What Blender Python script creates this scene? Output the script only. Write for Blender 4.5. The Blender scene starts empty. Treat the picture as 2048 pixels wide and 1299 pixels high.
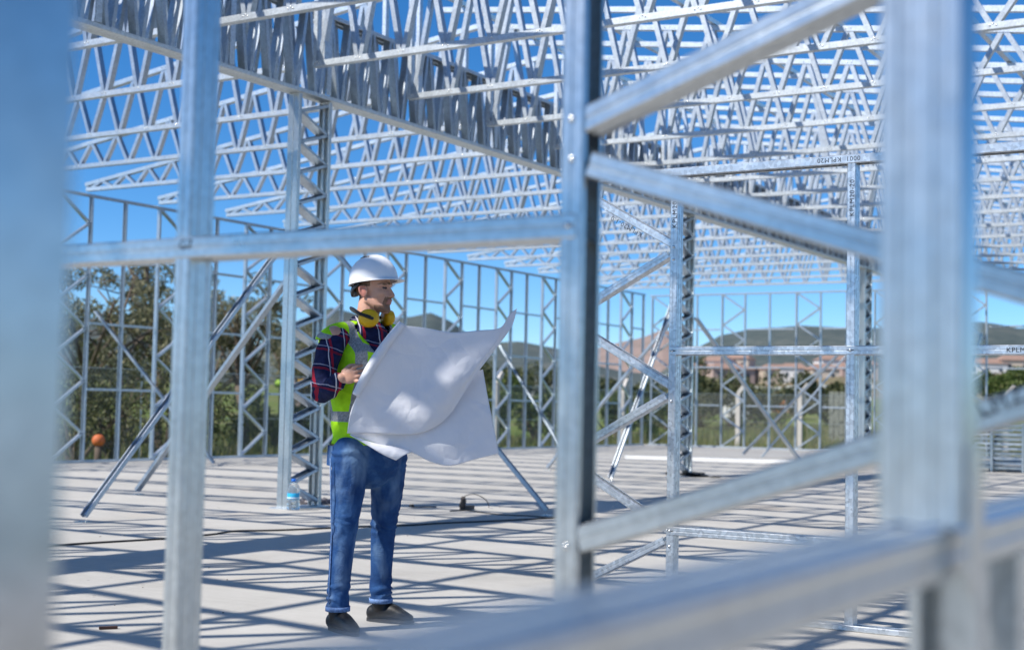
import bpy, bmesh, math, random
import numpy as np
from mathutils import Vector, Matrix, noise as mnoise

random.seed(7); rng = np.random.default_rng(7)
S = bpy.context.scene
COL = S.collection

# ------------------------------------------------------------------ camera
# world: X runs along the ridge girder (away, right), Y runs along the trusses (away, left), Z up
PW, PH, FPX = 2048.0, 1299.0, 2769.5
YAW, PITCH, ROLL, CAMZ = math.radians(31.489), math.radians(3.307), math.radians(1.192), 1.12
_f = Vector((math.cos(PITCH)*math.cos(YAW), math.cos(PITCH)*math.sin(YAW), math.sin(PITCH)))
_r = Vector((math.sin(YAW), -math.cos(YAW), 0)); _u = _r.cross(_f)
CR = math.cos(ROLL)*_r + math.sin(ROLL)*_u; CU = -math.sin(ROLL)*_r + math.cos(ROLL)*_u; CF = _f
CP = Vector((0, 0, CAMZ))
cam = bpy.data.cameras.new('camera'); co = bpy.data.objects.new('camera', cam); COL.objects.link(co)
co.matrix_world = Matrix(((CR.x, CU.x, -CF.x, CP.x), (CR.y, CU.y, -CF.y, CP.y), (CR.z, CU.z, -CF.z, CP.z), (0, 0, 0, 1)))
cam.sensor_width = 36; cam.lens = 36*FPX/PW; cam.clip_start = 0.05; cam.clip_end = 9000
cam.dof.use_dof = True; cam.dof.focus_distance = 7.1; cam.dof.aperture_fstop = 2.6
S.camera = co
def ray(x, y):
    return CR*((x-PW/2)/FPX) - CU*((y-PH/2)/FPX) + CF
def on(x, y, ax, val):                       # pixel -> point on an axis plane
    d = ray(x, y); return CP + d*((val-CP[ax])/d[ax])
def gp(x, y, z=0.0): return on(x, y, 2, z)
def at_depth(x, y, dist): return CP + ray(x, y)*dist

# ------------------------------------------------------------------ sky, sun, exposure
SUNV = Vector((-0.80, 0.47, 1.0)).normalized()      # towards the sun
W = bpy.data.worlds.new('World'); S.world = W; W.use_nodes = True
nt = W.node_tree; nt.nodes.clear()
sky = nt.nodes.new('ShaderNodeTexSky'); sky.sky_type = 'NISHITA'; sky.sun_disc = False
sky.sun_elevation = math.asin(SUNV.z); sky.sun_rotation = math.atan2(SUNV.x, SUNV.y)
sky.altitude = 1200; sky.air_density = 0.75; sky.dust_density = 0.0; sky.ozone_density = 5.0
bg = nt.nodes.new('ShaderNodeBackground'); bg.inputs[1].default_value = 0.13
wo = nt.nodes.new('ShaderNodeOutputWorld'); hs = nt.nodes.new('ShaderNodeHueSaturation'); hs.inputs['Saturation'].default_value = 1.25; nt.links.new(sky.outputs[0], hs.inputs['Color']); nt.links.new(hs.outputs[0], bg.inputs[0]); nt.links.new(bg.outputs[0], wo.inputs[0])
sl = bpy.data.lights.new('sun', 'SUN'); sl.energy = 5.0; sl.angle = math.radians(0.53); sl.color = (1.0, 0.955, 0.88)
so = bpy.data.objects.new('sun', sl); COL.objects.link(so); so.location = (0, 0, 30)
so.rotation_euler = (-SUNV).to_track_quat('-Z', 'Y').to_euler()
S.view_settings.view_transform = 'Standard'; S.view_settings.look = 'None'
S.view_settings.gamma = 1.0; S.view_settings.exposure = 0.3; S.view_settings.use_curve_mapping = False
S.render.engine = 'CYCLES'; S.cycles.use_denoising = True
S.cycles.max_bounces = 8; S.cycles.glossy_bounces = 4; S.cycles.diffuse_bounces = 3; S.cycles.transparent_max_bounces = 12
S.cycles.sample_clamp_indirect = 6.0

# ------------------------------------------------------------------ materials
class NT:
    def __init__(self, name):
        self.m = bpy.data.materials.new(name); self.m.use_nodes = True
        self.t = self.m.node_tree; self.b = self.t.nodes['Principled BSDF']
        self.tc = self.t.nodes.new('ShaderNodeTexCoord')
    def n(self, ty, **kw):
        nd = self.t.nodes.new(ty)
        for k, v in kw.items(): setattr(nd, k, v)
        return nd
    def l(self, a, b): self.t.links.new(a, b)
    def val(self, sock, v):
        if hasattr(v, 'is_linked') or isinstance(v, bpy.types.NodeSocket): self.l(v, sock)
        else: sock.default_value = v
    def math(self, op, a, b=0.0, c=0.0, clamp=False):
        nd = self.n('ShaderNodeMath', operation=op, use_clamp=clamp)
        self.val(nd.inputs[0], a); self.val(nd.inputs[1], b); self.val(nd.inputs[2], c)
        return nd.outputs[0]
    def noise(self, scale, detail=4, rough=0.55, vec=None, dist=0.0):
        nd = self.n('ShaderNodeTexNoise'); nd.inputs['Scale'].default_value = scale
        nd.inputs['Detail'].default_value = detail; nd.inputs['Roughness'].default_value = rough
        nd.inputs['Distortion'].default_value = dist
        self.l(vec if vec is not None else self.tc.outputs['Object'], nd.inputs['Vector']); return nd.outputs['Fac']
    def ramp(self, fac, stops):
        nd = self.n('ShaderNodeValToRGB'); e = nd.color_ramp.elements
        while len(e) < len(stops): e.new(0.5)
        for i, (p, c) in enumerate(stops):
            e[i].position = p; e[i].color = tuple(c) + (1,) if len(c) == 3 else c
        self.l(fac, nd.inputs[0]); return nd.outputs[0]
    def mix(self, fac, a, b, blend='MIX'):
        nd = self.n('ShaderNodeMix', data_type='RGBA', blend_type=blend)
        self.val(nd.inputs[0], fac)
        for s, v in ((nd.inputs[6], a), (nd.inputs[7], b)):
            if isinstance(v, bpy.types.NodeSocket): self.l(v, s)
            else: s.default_value = tuple(v) + (1,) if len(v) == 3 else v
        return nd.outputs[2]
    def sep(self, vec=None):
        nd = self.n('ShaderNodeSeparateXYZ'); self.l(vec if vec is not None else self.tc.outputs['Object'], nd.inputs[0]); return nd.outputs
    def bump(self, h, strength=0.3, dist=0.01):
        nd = self.n('ShaderNodeBump'); nd.inputs['Strength'].default_value = strength; nd.inputs['Distance'].default_value = dist
        self.l(h, nd.inputs['Height']); self.l(nd.outputs[0], self.b.inputs['Normal'])
    def color(self, c):
        if isinstance(c, bpy.types.NodeSocket): self.l(c, self.b.inputs['Base Color'])
        else: self.b.inputs['Base Color'].default_value = tuple(c) + (1,)
    def set(self, rough=None, metal=None, spec=None):
        for k, v in (('Roughness', rough), ('Metallic', metal), ('Specular IOR Level', spec)):
            if v is None: continue
            self.val(self.b.inputs[k], v)
        return self

def plain(name, c, rough=0.6, metal=0.0, var=0.12, scale=8.0, spec=0.4, bump=0.0):
    k = NT(name); nz = k.noise(scale, 5)
    a = tuple(max(0, x*(1-var)) for x in c); b = tuple(min(1, x*(1+var)) for x in c)
    k.color(k.ramp(nz, [(0.3, a), (0.7, b)])); k.set(rough, metal, spec)
    if bump: k.bump(k.noise(scale*4, 4), bump, 0.01)
    return k.m

def steel(name, c, rough, metal, spangle=70.0, amt=0.12):
    k = NT(name)
    oi = k.n('ShaderNodeObjectInfo')
    off = k.n('ShaderNodeVectorMath', operation='ADD'); k.l(k.tc.outputs['Object'], off.inputs[0])
    cmb = k.n('ShaderNodeCombineXYZ'); r = k.math('MULTIPLY', oi.outputs['Random'], 37.0); k.l(r, cmb.inputs[0]); k.l(r, cmb.inputs[1])
    k.l(cmb.outputs[0], off.inputs[1]); v = off.outputs[0]
    vo = k.n('ShaderNodeTexVoronoi'); vo.inputs['Scale'].default_value = spangle; k.l(v, vo.inputs['Vector'])
    sx = k.sep(vo.outputs['Color'])[0]
    big = k.noise(3.5, 5, 0.6, v)
    f = k.math('ADD', k.math('MULTIPLY', sx, 0.45), k.math('MULTIPLY', big, 0.30))
    f = k.math('ADD', f, k.math('ADD', k.math('MULTIPLY', k.math('SUBTRACT', oi.outputs['Random'], 0.5), 0.18), 0.12))
    lo = tuple(x*(1-amt*1.5) for x in c); hi = tuple(min(1, x*(1+amt)) for x in c)
    k.color(k.ramp(f, [(0.25, lo), (0.75, hi)]))
    rr = k.math('ADD', k.math('MULTIPLY', k.noise(9, 3, 0.6, v), 0.16), rough-0.08)
    k.set(rr, metal, 0.5)
    k.bump(k.noise(40, 3, 0.5, v), 0.05, 0.004)
    return k.m
M = {}
M['steel'] = steel('galvanised_steel', (0.57, 0.595, 0.60), 0.31, 0.96, 70.0, 0.07)
M['steel_new'] = steel('bright_galvanised_steel', (0.68, 0.71, 0.74), 0.36, 0.92, 55.0, 0.16)
M['steel_roof'] = steel('roof_galvanised_steel', (0.62, 0.67, 0.71), 0.46, 0.93, 60.0, 0.12)
M['steel_web'] = steel('web_galvanised_steel', (0.50, 0.555, 0.61), 0.45, 0.95, 60.0, 0.10)
M['screw'] = plain('zinc_screw', (0.7, 0.7, 0.68), 0.25, 0.9)
M['ink'] = plain('black_ink', (0.02, 0.022, 0.03), 0.7)

def concrete():
    k = NT('slab_concrete'); v = k.tc.outputs['Object']
    a = k.noise(0.35, 6, 0.6); b = k.noise(2.2, 6, 0.65); c = k.noise(60, 3, 0.5)
    sc = k.n('ShaderNodeMapping'); sc.inputs['Scale'].default_value = (7.0, 0.5, 1); sc.inputs['Rotation'].default_value = (0, 0, 0.5); k.l(v, sc.inputs[0])
    d = k.noise(3.0, 6, 0.7, sc.outputs[0])
    f = k.math('ADD', k.math('MULTIPLY', a, 0.45), k.math('MULTIPLY', b, 0.3)); f = k.math('ADD', f, k.math('MULTIPLY', d, 0.2)); f = k.math('ADD', f, k.math('MULTIPLY', c, 0.1))
    base = k.ramp(f, [(0.3, (0.29, 0.27, 0.24)), (0.5, (0.44, 0.42, 0.385)), (0.70, (0.53, 0.51, 0.475))])
    st = k.ramp(k.noise(0.55, 3, 0.5), [(0.62, (0, 0, 0)), (0.78, (1, 1, 1))])
    base = k.mix(k.math('MULTIPLY', st, 0.45), base, (0.46, 0.35, 0.235))
    sp = k.n('ShaderNodeTexVoronoi'); sp.inputs['Scale'].default_value = 3.0; k.l(v, sp.inputs['Vector'])
    dots = k.math('LESS_THAN', sp.outputs['Distance'], 0.035)
    base = k.mix(k.math('MULTIPLY', dots, 0.6), base, (0.16, 0.14, 0.12))
    k.color(base); k.set(0.85, 0, 0.3); k.bump(k.math('ADD', b, k.math('MULTIPLY', c, 0.4)), 0.12, 0.01)
    return k.m
M['concrete'] = concrete()

def ground_mat():
    k = NT('grass_field')
    f = k.noise(0.12, 6, 0.65); g = k.noise(2.5, 5, 0.7)
    f2 = k.math('ADD', k.math('MULTIPLY', f, 0.6), k.math('MULTIPLY', g, 0.4))
    k.color(k.ramp(f2, [(0.28, (0.065, 0.11, 0.022)), (0.42, (0.11, 0.17, 0.03)), (0.52, (0.18, 0.21, 0.055)), (0.6, (0.20, 0.17, 0.09)), (0.75, (0.26, 0.20, 0.13))]))
    k.set(0.9, 0, 0.15); k.bump(g, 0.6, 0.3); return k.m
M['grass'] = ground_mat()
def hill_mat(name, stops, sc):
    k = NT(name); f = k.math('ADD', k.math('MULTIPLY', k.noise(sc, 7, 0.75), 0.45), k.math('MULTIPLY', k.noise(sc*9, 6, 0.75), 0.55))
    k.color(k.ramp(f, stops)); k.set(0.95, 0, 0.1); return k.m
M['hill'] = hill_mat('wooded_hill', [(0.36, (0.055, 0.075, 0.075)), (0.5, (0.085, 0.105, 0.10)), (0.58, (0.13, 0.14, 0.125)), (0.68, (0.22, 0.195, 0.17))], 0.010)  # greens lightened to blue-grey, distance haze mixed into the colour
M['rock'] = hill_mat('red_rock_hill', [(0.36, (0.13, 0.135, 0.11)), (0.48, (0.27, 0.205, 0.18)), (0.6, (0.34, 0.25, 0.215)), (0.72, (0.20, 0.175, 0.15))], 0.016)  # reds paled and greyed, so the colour carries the haze
M['earth'] = hill_mat('bare_earth_bank', [(0.35, (0.08, 0.10, 0.045)), (0.5, (0.20, 0.17, 0.10)), (0.6, (0.34, 0.21, 0.14)), (0.7, (0.42, 0.29, 0.21))], 0.05)

def leafmat(name, a, b, c):
    k = NT(name); oi = k.n('ShaderNodeNewGeometry')
    f = k.math('ADD', k.math('MULTIPLY', oi.outputs['Random Per Island'], 0.4), k.math('MULTIPLY', k.noise(1.5, 3), 0.6))
    col = k.ramp(f, [(0.3, a), (0.5, b), (0.68, c)]); k.color(col); k.set(0.6, 0, 0.3)
    tr = k.n('ShaderNodeBsdfTranslucent'); k.l(col, tr.inputs[0]); mx = k.n('ShaderNodeMixShader'); mx.inputs[0].default_value = 0.25
    out = [n for n in k.t.nodes if n.type == 'OUTPUT_MATERIAL'][0]
    k.l(k.b.outputs[0], mx.inputs[1]); k.l(tr.outputs[0], mx.inputs[2]); k.l(mx.outputs[0], out.inputs[0]); return k.m
M['leaf_olive'] = leafmat('olive_leaf', (0.085, 0.095, 0.05), (0.20, 0.20, 0.11), (0.38, 0.35, 0.22))
M['leaf_pine'] = leafmat('dark_leaf', (0.04, 0.055, 0.025), (0.09, 0.105, 0.045), (0.17, 0.17, 0.08))
M['leaf_bush'] = leafmat('bush_leaf', (0.045, 0.075, 0.018), (0.085, 0.125, 0.03), (0.15, 0.18, 0.05))
M['bark'] = plain('bark', (0.15, 0.115, 0.085), 0.9, 0, 0.4, 6)
M['gravel_ground'] = plain('compacted_gravel', (0.40, 0.37, 0.335), 0.95, 0, 0.2, 1.5, bump=0.4)
M['precast'] = plain('fence_concrete', (0.50, 0.47, 0.44), 0.85, 0, 0.1, 5)

# ------------------------------------------------------------------ object helpers
def link(o, parent=None):
    COL.objects.link(o)
    if parent is not None: o.parent = parent
    return o
def mesh_from(name, V, F, mat, smooth=False):
    me = bpy.data.meshes.new(name); me.from_pydata([tuple(v) for v in V], [], F); me.update()
    for m in (mat if isinstance(mat, (list, tuple)) else [mat]): me.materials.append(M[m] if isinstance(m, str) else m)
    if smooth: me.polygons.foreach_set('use_smooth', [True]*len(me.polygons))
    return me
def obj(name, V, F, mat, parent=None, smooth=False):
    return link(bpy.data.objects.new(name, mesh_from(name, V, F, mat, smooth)), parent)
def tag(o, label=None, cat=None, group=None, kind=None):
    for k, v in (('label', label), ('category', cat), ('group', group), ('kind', kind)):
        if v: o[k] = v
    return o
def thing(name, label, cat, loc=(0, 0, 0), group=None):
    o = bpy.data.objects.new(name, None); o.empty_display_size = 0.1; o.location = loc; COL.objects.link(o)
    return tag(o, label, cat, group)
def copy_tree(o, parent=None):
    c = o.copy(); COL.objects.link(c); c.parent = parent
    for ch in list(o.children): copy_tree(ch, c)
    return c
ORD = ['first', 'second', 'third', 'fourth', 'fifth', 'sixth', 'seventh', 'eighth', 'ninth', 'tenth', 'eleventh', 'twelfth', 'thirteenth',
       'fourteenth', 'fifteenth', 'sixteenth', 'seventeenth', 'eighteenth', 'nineteenth', 'twentieth', 'twenty-first', 'twenty-second', 'twenty-third', 'twenty-fourth', 'twenty-fifth', 'twenty-sixth']

def prism(p0, p1, a, prof):
    """extrude a 2-D profile [(s along a, t along axis x a)] from p0 to p1"""
    p0, p1, a = Vector(p0), Vector(p1), Vector(a)
    ax = (p1-p0).normalized(); a = (a-ax*a.dot(ax)).normalized(); b = ax.cross(a)
    n = len(prof); V = [p0+a*s+b*t for s, t in prof]+[p1+a*s+b*t for s, t in prof]
    F = [(i, (i+1) % n, n+(i+1) % n, n+i) for i in range(n)]+[tuple(range(n-1, -1, -1)), tuple(range(n, 2*n))]
    return V, F
def rect(w, d): return [(-w/2, -d/2), (w/2, -d/2), (w/2, d/2), (-w/2, d/2)]
def cprof(Wd, Fl, t=0.003, lip=0.013, ch=0.004):
    h = Wd/2
    return [(0, -h+ch), (ch, -h), (Fl-ch, -h), (Fl, -h+ch), (Fl, -h+lip), (Fl-t, -h+lip), (Fl-t, -h+t), (t, -h+t), (t, h-t), (Fl-t, h-t), (Fl-t, h-lip), (Fl, h-lip), (Fl, h-ch), (Fl-ch, h), (ch, h), (0, h-ch)]
def bar(name, p0, p1, a, w, d, mat, parent, inset=0.0):
    V, F = prism(p0, p1, a, rect(w, d)); return obj(name, V, F, mat, parent)
def gprof(Wd, Fl, t=0.003, lip=0.013, ch=0.004):
    h = Wd/2; g = 0.0035; q = cprof(Wd, Fl, t, lip, ch)
    web = []
    for c in (0.42, -0.42): web += [(0, h*c+0.006), (g, h*c+0.003), (g, h*c-0.003), (0, h*c-0.006)]
    fl1 = [(Fl*0.42, -h), (Fl*0.46, -h+0.002), (Fl*0.54, -h+0.002), (Fl*0.58, -h)]
    fl2 = [(Fl*0.58, h), (Fl*0.54, h-0.002), (Fl*0.46, h-0.002), (Fl*0.42, h)]
    return q[:2]+fl1+q[2:14]+fl2+q[14:]+web
def gchan(name, p0, p1, op, Wd, Fl, mat, parent):
    V, F = prism(p0, p1, op, gprof(Wd, Fl)); return obj(name, V, F, mat, parent)
def chan(name, p0, p1, op, Wd, Fl, mat, parent, t=0.003):
    """C section: web through p0-p1, flanges reaching towards op"""
    V, F = prism(p0, p1, op, cprof(Wd, Fl, t)); 
    return obj(name, V, F, mat, parent)
def dome_vf(c, nrm, r, h=0.6, n=8):
    nrm = Vector(nrm).normalized(); a = nrm.orthogonal().normalized(); b = nrm.cross(a); c = Vector(c); V = []
    for k, (rr, hh) in enumerate(((1, 0), (0.9, 0.5*h), (0.5, 0.9*h))):
        V += [c+(a*math.cos(2*math.pi*i/n)+b*math.sin(2*math.pi*i/n))*r*rr+nrm*r*hh for i in range(n)]
    V.append(c+nrm*r*h); F = []
    for k in range(2): F += [(k*n+i, k*n+(i+1) % n, (k+1)*n+(i+1) % n, (k+1)*n+i) for i in range(n)]
    F += [(2*n+i, 2*n+(i+1) % n, 3*n) for i in range(n)]
    return V, F
def screw(c, nrm, r, parent):
    V, F = dome_vf(c, nrm, r); return obj('screw_head', V, F, 'screw', parent, True)
def joined(name, parts, mat, parent=None, smooth=False):
    V, F = [], []
    for v, f in parts:
        o = len(V); V += list(v); F += [tuple(i+o for i in q) for q in f]
    return obj(name, V, F, mat, parent, smooth)
def tube_vf(P, R, n=10, cap=True):
    P = [Vector(p) for p in P]; V, F = [], []; m = len(P); prev = None
    R = R if isinstance(R, (list, tuple)) else [R]*m
    for i, p in enumerate(P):
        t = (P[min(i+1, m-1)]-P[max(i-1, 0)]).normalized()
        a = t.orthogonal().normalized() if prev is None else (prev-t*prev.dot(t)).normalized()
        prev = a; b = t.cross(a)
        V += [p+(a*math.cos(2*math.pi*k/n)+b*math.sin(2*math.pi*k/n))*R[i] for k in range(n)]
    for i in range(m-1): F += [(i*n+k, i*n+(k+1) % n, (i+1)*n+(k+1) % n, (i+1)*n+k) for k in range(n)]
    if cap: F += [tuple(range(n-1, -1, -1)), tuple((m-1)*n+k for k in range(n))]
    return V, F
def box_vf(x0, x1, y0, y1, z0, z1):
    V = [(x, y, z) for z in (z0, z1) for y in (y0, y1) for x in (x0, x1)]
    return V, [(0, 2, 3, 1), (4, 5, 7, 6), (0, 1, 5, 4), (2, 6, 7, 3), (0, 4, 6, 2), (1, 3, 7, 5)]
def printed(text, origin, xdir, nrm, size, parent, sx=1.0):
    cu = bpy.data.curves.new('mark', 'FONT'); cu.body = text; cu.size = size; cu.extrude = 0.0002; cu.space_character = 1.15
    t = bpy.data.objects.new('mark', cu); COL.objects.link(t)
    dg = bpy.context.evaluated_depsgraph_get(); me = bpy.data.meshes.new_from_object(t.evaluated_get(dg)); bpy.data.objects.remove(t)
    X = Vector(xdir).normalized(); Z = Vector(nrm).normalized(); Y = Z.cross(X); X = X*sx
    me.transform(Matrix(((X.x, Y.x, Z.x, origin[0]), (X.y, Y.y, Z.y, origin[1]), (X.z, Y.z, Z.z, origin[2]), (0, 0, 0, 1))))
    me.materials.clear(); me.materials.append(M['ink'])
    return link(bpy.data.objects.new('printed_mark', me), parent)

# ------------------------------------------------------------------ ground, slab, hills
V, F = box_vf(-4, 38.75, -1.5, 18.85, -0.35, 0.0)
tag(obj('concrete_slab', V, F, 'concrete'), kind='structure')
tag(obj('unseen_gravel_apron', *box_vf(-30, 39.5, -30, -1.502, -0.34, -0.06), 'gravel_ground'), kind='structure')  # unseen gravel sheet, added for the tone it reflects in the near steel
tag(obj('unseen_gravel_yard', *box_vf(-30, -4.002, -1.5, 40, -0.34, -0.062), 'gravel_ground'), kind='structure')  # more unseen gravel behind the camera, added for the same reflections
def base_h(d): return -0.3 if d < 45 else -0.3+1.0*max(0, (d-45))**1.0*0.0165 if d < 300 else -0.3+255*0.0165+(d-300)*0.03
def polar(name, rings, a0, a1, na, hf, mat):
    V, F = [], []
    for d in rings:
        for j in range(na+1):
            a = a0+(a1-a0)*j/na; V.append((d*math.cos(a), d*math.sin(a), hf(d, a)))
    for i in range(len(rings)-1):
        for j in range(na):
            p = i*(na+1)+j; F.append((p, p+na+1, p+na+2, p+1))
    return tag(obj(name, V, F, mat, None, True), kind='structure')
def gh(d, a):
    h = base_h(d)
    if d > 30: h += 0.25*mnoise.noise((d*math.cos(a)*0.06, d*math.sin(a)*0.06, 3.1))
    return h
polar('ground', [0.0, 20, 28, 34, 40, 46, 52, 60, 70, 82, 96, 115, 140, 170, 210, 260, 330, 420, 600, 900, 1400, 2500, 5000], 0, 2*math.pi, 144, lambda d, a: gh(d, a) if d < 340 else base_h(340)-0.002*(d-340), 'grass')
def ang(x): 
    d = ray(x, 650); return math.atan2(d.y, d.x)
def ridge(name, D, prof, mat, depth=0.45, rough=0.02, front=0.5, nx=180):
    """a hill at distance D whose skyline passes through the given directions"""
    xs = [p[0] for p in prof]; A = [ang(x) for x in xs]
    E = []
    for x, y in prof:
        d = ray(x, y); E.append(d.z/math.hypot(d.x, d.y))
    A = np.array(A)[::-1]; E = np.array(E)[::-1]
    rings = [D*(front+(1-front)*k/14) for k in range(15)]+[D*(1+depth*k/6) for k in range(1, 7)]
    a0, a1 = A[0], A[-1]
    b0 = D*front
    def hf(d, a):
        e = float(np.interp(a, A, E)); top = CAMZ+e*D
        lo = base_h(300)-3
        s = (d-b0)/(D-b0) if d <= D else 1-(d-D)/(D*depth)
        s = max(0, min(1, s)); s = s*s*(3-2*s)
        n = mnoise.fractal((d*math.cos(a)*6/D*2, d*math.sin(a)*6/D*2, D*0.01), 0.9, 2.1, 6)
        return lo+(top-lo)*s*(1+n*rough)
    return polar(name, rings, a0, a1, nx, hf, mat)
ridge('hill', 2600, [(-1200, 640), (-300, 600), (200, 640), (520, 690), (590, 645), (660, 618), (740, 640), (820, 640), (860, 632), (905, 650), (960, 690), (1040, 685), (1120, 700), (1250, 715), (1400, 730)], 'hill', 0.5)
ridge('red_rock_hill', 1900, [(1080, 745), (1180, 700), (1230, 690), (1290, 676), (1325, 660), (1360, 664), (1390, 694), (1450, 720), (1560, 745)], 'rock', 0.4, 0.05)
ridge('long_wooded_hill', 1500, [(1290, 760), (1380, 705), (1440, 672), (1500, 660), (1600, 654), (1720, 660), (1850, 652), (1960, 648), (2040, 660), (2300, 640), (2900, 660)], 'hill', 0.4)
ridge('wooded_rise', 700, [(560, 770), (700, 730), (900, 715), (1000, 705), (1110, 712), (1250, 745), (1420, 762)], 'hill', 0.3, 0.03)
ridge('earth_bank', 420, [(1260, 800), (1380, 772), (1440, 760), (1500, 768), (1560, 770), (1620, 758), (1680, 752), (1760, 762), (1900, 750), (2100, 745), (2400, 760)], 'earth', 0.3, 0.03)
#ridge('rocky_bank', 140, [(380, 835), (450, 822), (520, 815), (600, 805), (700, 812), (800, 820)], 'earth', 0.3, 0.02)

# ------------------------------------------------------------------ steel building
Y_LEFT, Y_RIGHT, X_END, YG = 18.4, 0.36, 38.2, 9.55
ST = 'steel'; SR = 'steel_roof'
# left side wall: studs 0.763 m apart, every third bay laced with a zigzag
def side_wall(root, origin, along, inward, n0, n1, zig, top=4.55, skip=(), rails=(1.24, 2.36, 3.48), pitch=0.7633, w=0.075, fl=0.044, dropped=()):
    O, A, N = Vector(origin), Vector(along), Vector(inward)
    P = lambda k, z, off=0.0: O+A*(k*pitch+off)+Vector((0, 0, z))
    for k in range(n0, n1+1):
        if k in dropped: continue
        chan('stud', P(k, 0.046), P(k, top-0.046), A*(1 if (k-zig) % 3 == 0 else -1), w, fl, 'steel_web', root)
    chan('bottom_track', P(n0, 0.001, -0.05), P(n1, 0.001, 0.05), (0, 0, 1), w+0.006, 0.044, 'steel_web', root)
    chan('top_track', P(n0, top, -0.05), P(n1, top, 0.05), (0, 0, -1), w+0.006, 0.044, 'steel_web', root)
    for k in range(n0, n1):
        if k in skip: continue
        if (k-zig) % 3 == 0:
            nz = 10; dz = (top-0.1)/nz
            for j in range(nz):
                za, zb = top-0.05-j*dz, top-0.05-(j+1)*dz
                lo, hi = 0.048, pitch-0.048
                pa, pb = (P(k, za, lo), P(k, zb, hi)) if j % 2 == 0 else (P(k, za, hi), P(k, zb, lo))
                bar('diagonal', pa, pb, N, w-0.012, 0.04, 'steel_web', root)
        else:
            for z in rails: bar('rail', P(k, z, 0.0 if (k-zig) % 3 == 2 else 0.05), P(k, z, pitch-0.002 if (k-zig) % 3 == 1 else pitch-0.05), N, w-0.01, 0.04, 'steel_web', root)
lw = thing('wall_frame', 'long galvanised stud wall frame with zigzag braced bays behind the worker', 'wall frame', (16.26, Y_LEFT, 0))
side_wall(lw, (0, 0, 0), (1, 0, 0), (0, -1, 0), -7, 28, 2)
fw = thing('wall_frame', 'far end stud wall frame of the hall with hills showing through it', 'wall frame', (X_END, Y_LEFT, 0))
side_wall(fw, (0, 0, 0), (0, -1, 0), (-1, 0, 0), 0, 23, 0, dropped=(12, 14, 16), skip=())
rw = thing('wall_frame', 'side wall frame nearest the camera with large blurred post and low rail', 'wall frame', (0, Y_RIGHT, 0))
for k in range(2, 26): chan('stud', (1.3+k*1.5267, 0, 0.046), (1.3+k*1.5267, 0, 4.5), (1, 0, 0), 0.075, 0.046, ST, rw)
chan('top_track', (-3, 0, 4.55), (X_END-0.1, 0, 4.55), (0, 0, -1), 0.081, 0.044, ST, rw)
chan('bottom_track', (-3, 0, 0.001), (X_END-0.1, 0, 0.001), (0, 0, 1), 0.081, 0.044, ST, rw)
gchan('low_rail', (0.22, 0, 1.014), (2.13, 0, 1.014), (0, 0, -1), 0.075, 0.046, ST, rw)
gchan('tall_post', (1.30, -0.01, 1.018), (1.30, -0.01, 4.5), (1, 0, 0), 0.08, 0.06, ST, rw)
gchan('short_post', (1.47, 0, 0.046), (1.47, 0, 0.966), (-1, 0, 0), 0.072, 0.046, ST, rw)
gchan('short_post', (1.62, 0, 0.046), (1.62, 0, 0.966), (1, 0, 0), 0.072, 0.046, ST, rw)
bar('joint_plate', (1.335, -0.0535, 0.955), (1.335, -0.0535, 1.09), (1, 0, 0), 0.05, 0.004, ST, rw)
for k in range(-2, 1): chan('stud', (-0.6+k*0.9, 0, 0.046), (-0.6+k*0.9, 0, 4.5), (1, 0, 0), 0.075, 0.046, ST, rw)

# ---- columns and ridge girder
ZB, ZT = 4.36, 5.30
def column(xc, label):
    t = thing('lattice_column', label, 'column', (xc, YG, 0), 'lattice columns under the ridge girder')
    for sx in (-1, 1):
        for sy in (-1, 1):
            chan('post', (sx*0.275, sy*0.038, 0.012), (sx*0.275, sy*0.038, ZB-0.008), (-sx, 0, 0), 0.073, 0.05, 'steel', t)
    V, F = box_vf(-0.33, 0.33, -0.13, 0.13, 0.0, 0.01); obj('base_plate', V, F, SR, t)
    n = 26; dz = (ZB-0.12)/n
    for j in range(n):
        za, zb = 0.06+j*dz, 0.06+(j+1)*dz; s = 1 if j % 2 else -1
        chan('lacing', (-0.222*s, 0, za+0.01*s), (0.222*s, 0, zb-0.01*s), (0, 0, 1), 0.140, 0.034, 'steel_web', t)
    return t
column(11.37, 'lattice column beside the water bottle, left of the worker')
column(21.02, 'lattice column behind the framed opening, second along the girder')
column(30.95, 'far lattice column near the end wall, third along the girder')
def girder(x0, x1, label, p=0.36):
    t = thing('ridge_girder', label, 'girder', (x0, YG, ZB), 'sections of the ridge girder'); L = x1-x0-0.006
    H = ZT-ZB
    for sy in (-1, 1):
        chan('bottom_chord', (0, sy*0.052, 0), (L, sy*0.052, 0), (0, 0, 1), 0.1, 0.045, SR, t)
        chan('top_chord', (0, sy*0.052, H), (L, sy*0.052, H), (0, 0, -1), 0.1, 0.045, SR, t)
    n = int(L/p); q = L/n
    for sy in (-1, 1):
        off = 0.0 if sy < 0 else 0.5*q
        for j in range(n):
            a = j*q+off; m = a+0.5*q
            if m+0.5*q > L+0.001: continue
            for pa, pb in (((a+0.03, 0.02), (m-0.025, H-0.02)), ((m+0.025, H-0.02), (a+q-0.03, 0.02))):
                bar('web_member', (pa[0], sy*0.054, pa[1]), (pb[0], sy*0.054, pb[1]), (0, 1, 0), 0.092, 0.042, 'steel_web', t)
    for k in range(int(L/1.695)+1):
        xx = k*1.695+0.16
        if xx < L: bar('stiffener', (xx, -0.108, 0.05), (xx, -0.108, H-0.05), (1, 0, 0), 0.07, 0.012, SR, t)
    return t
girder(-2.0, 11.37, 'ridge girder section from overhead to the column by the water bottle')
girder(11.37, 21.02, 'ridge girder section right of the column by the water bottle')
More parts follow.
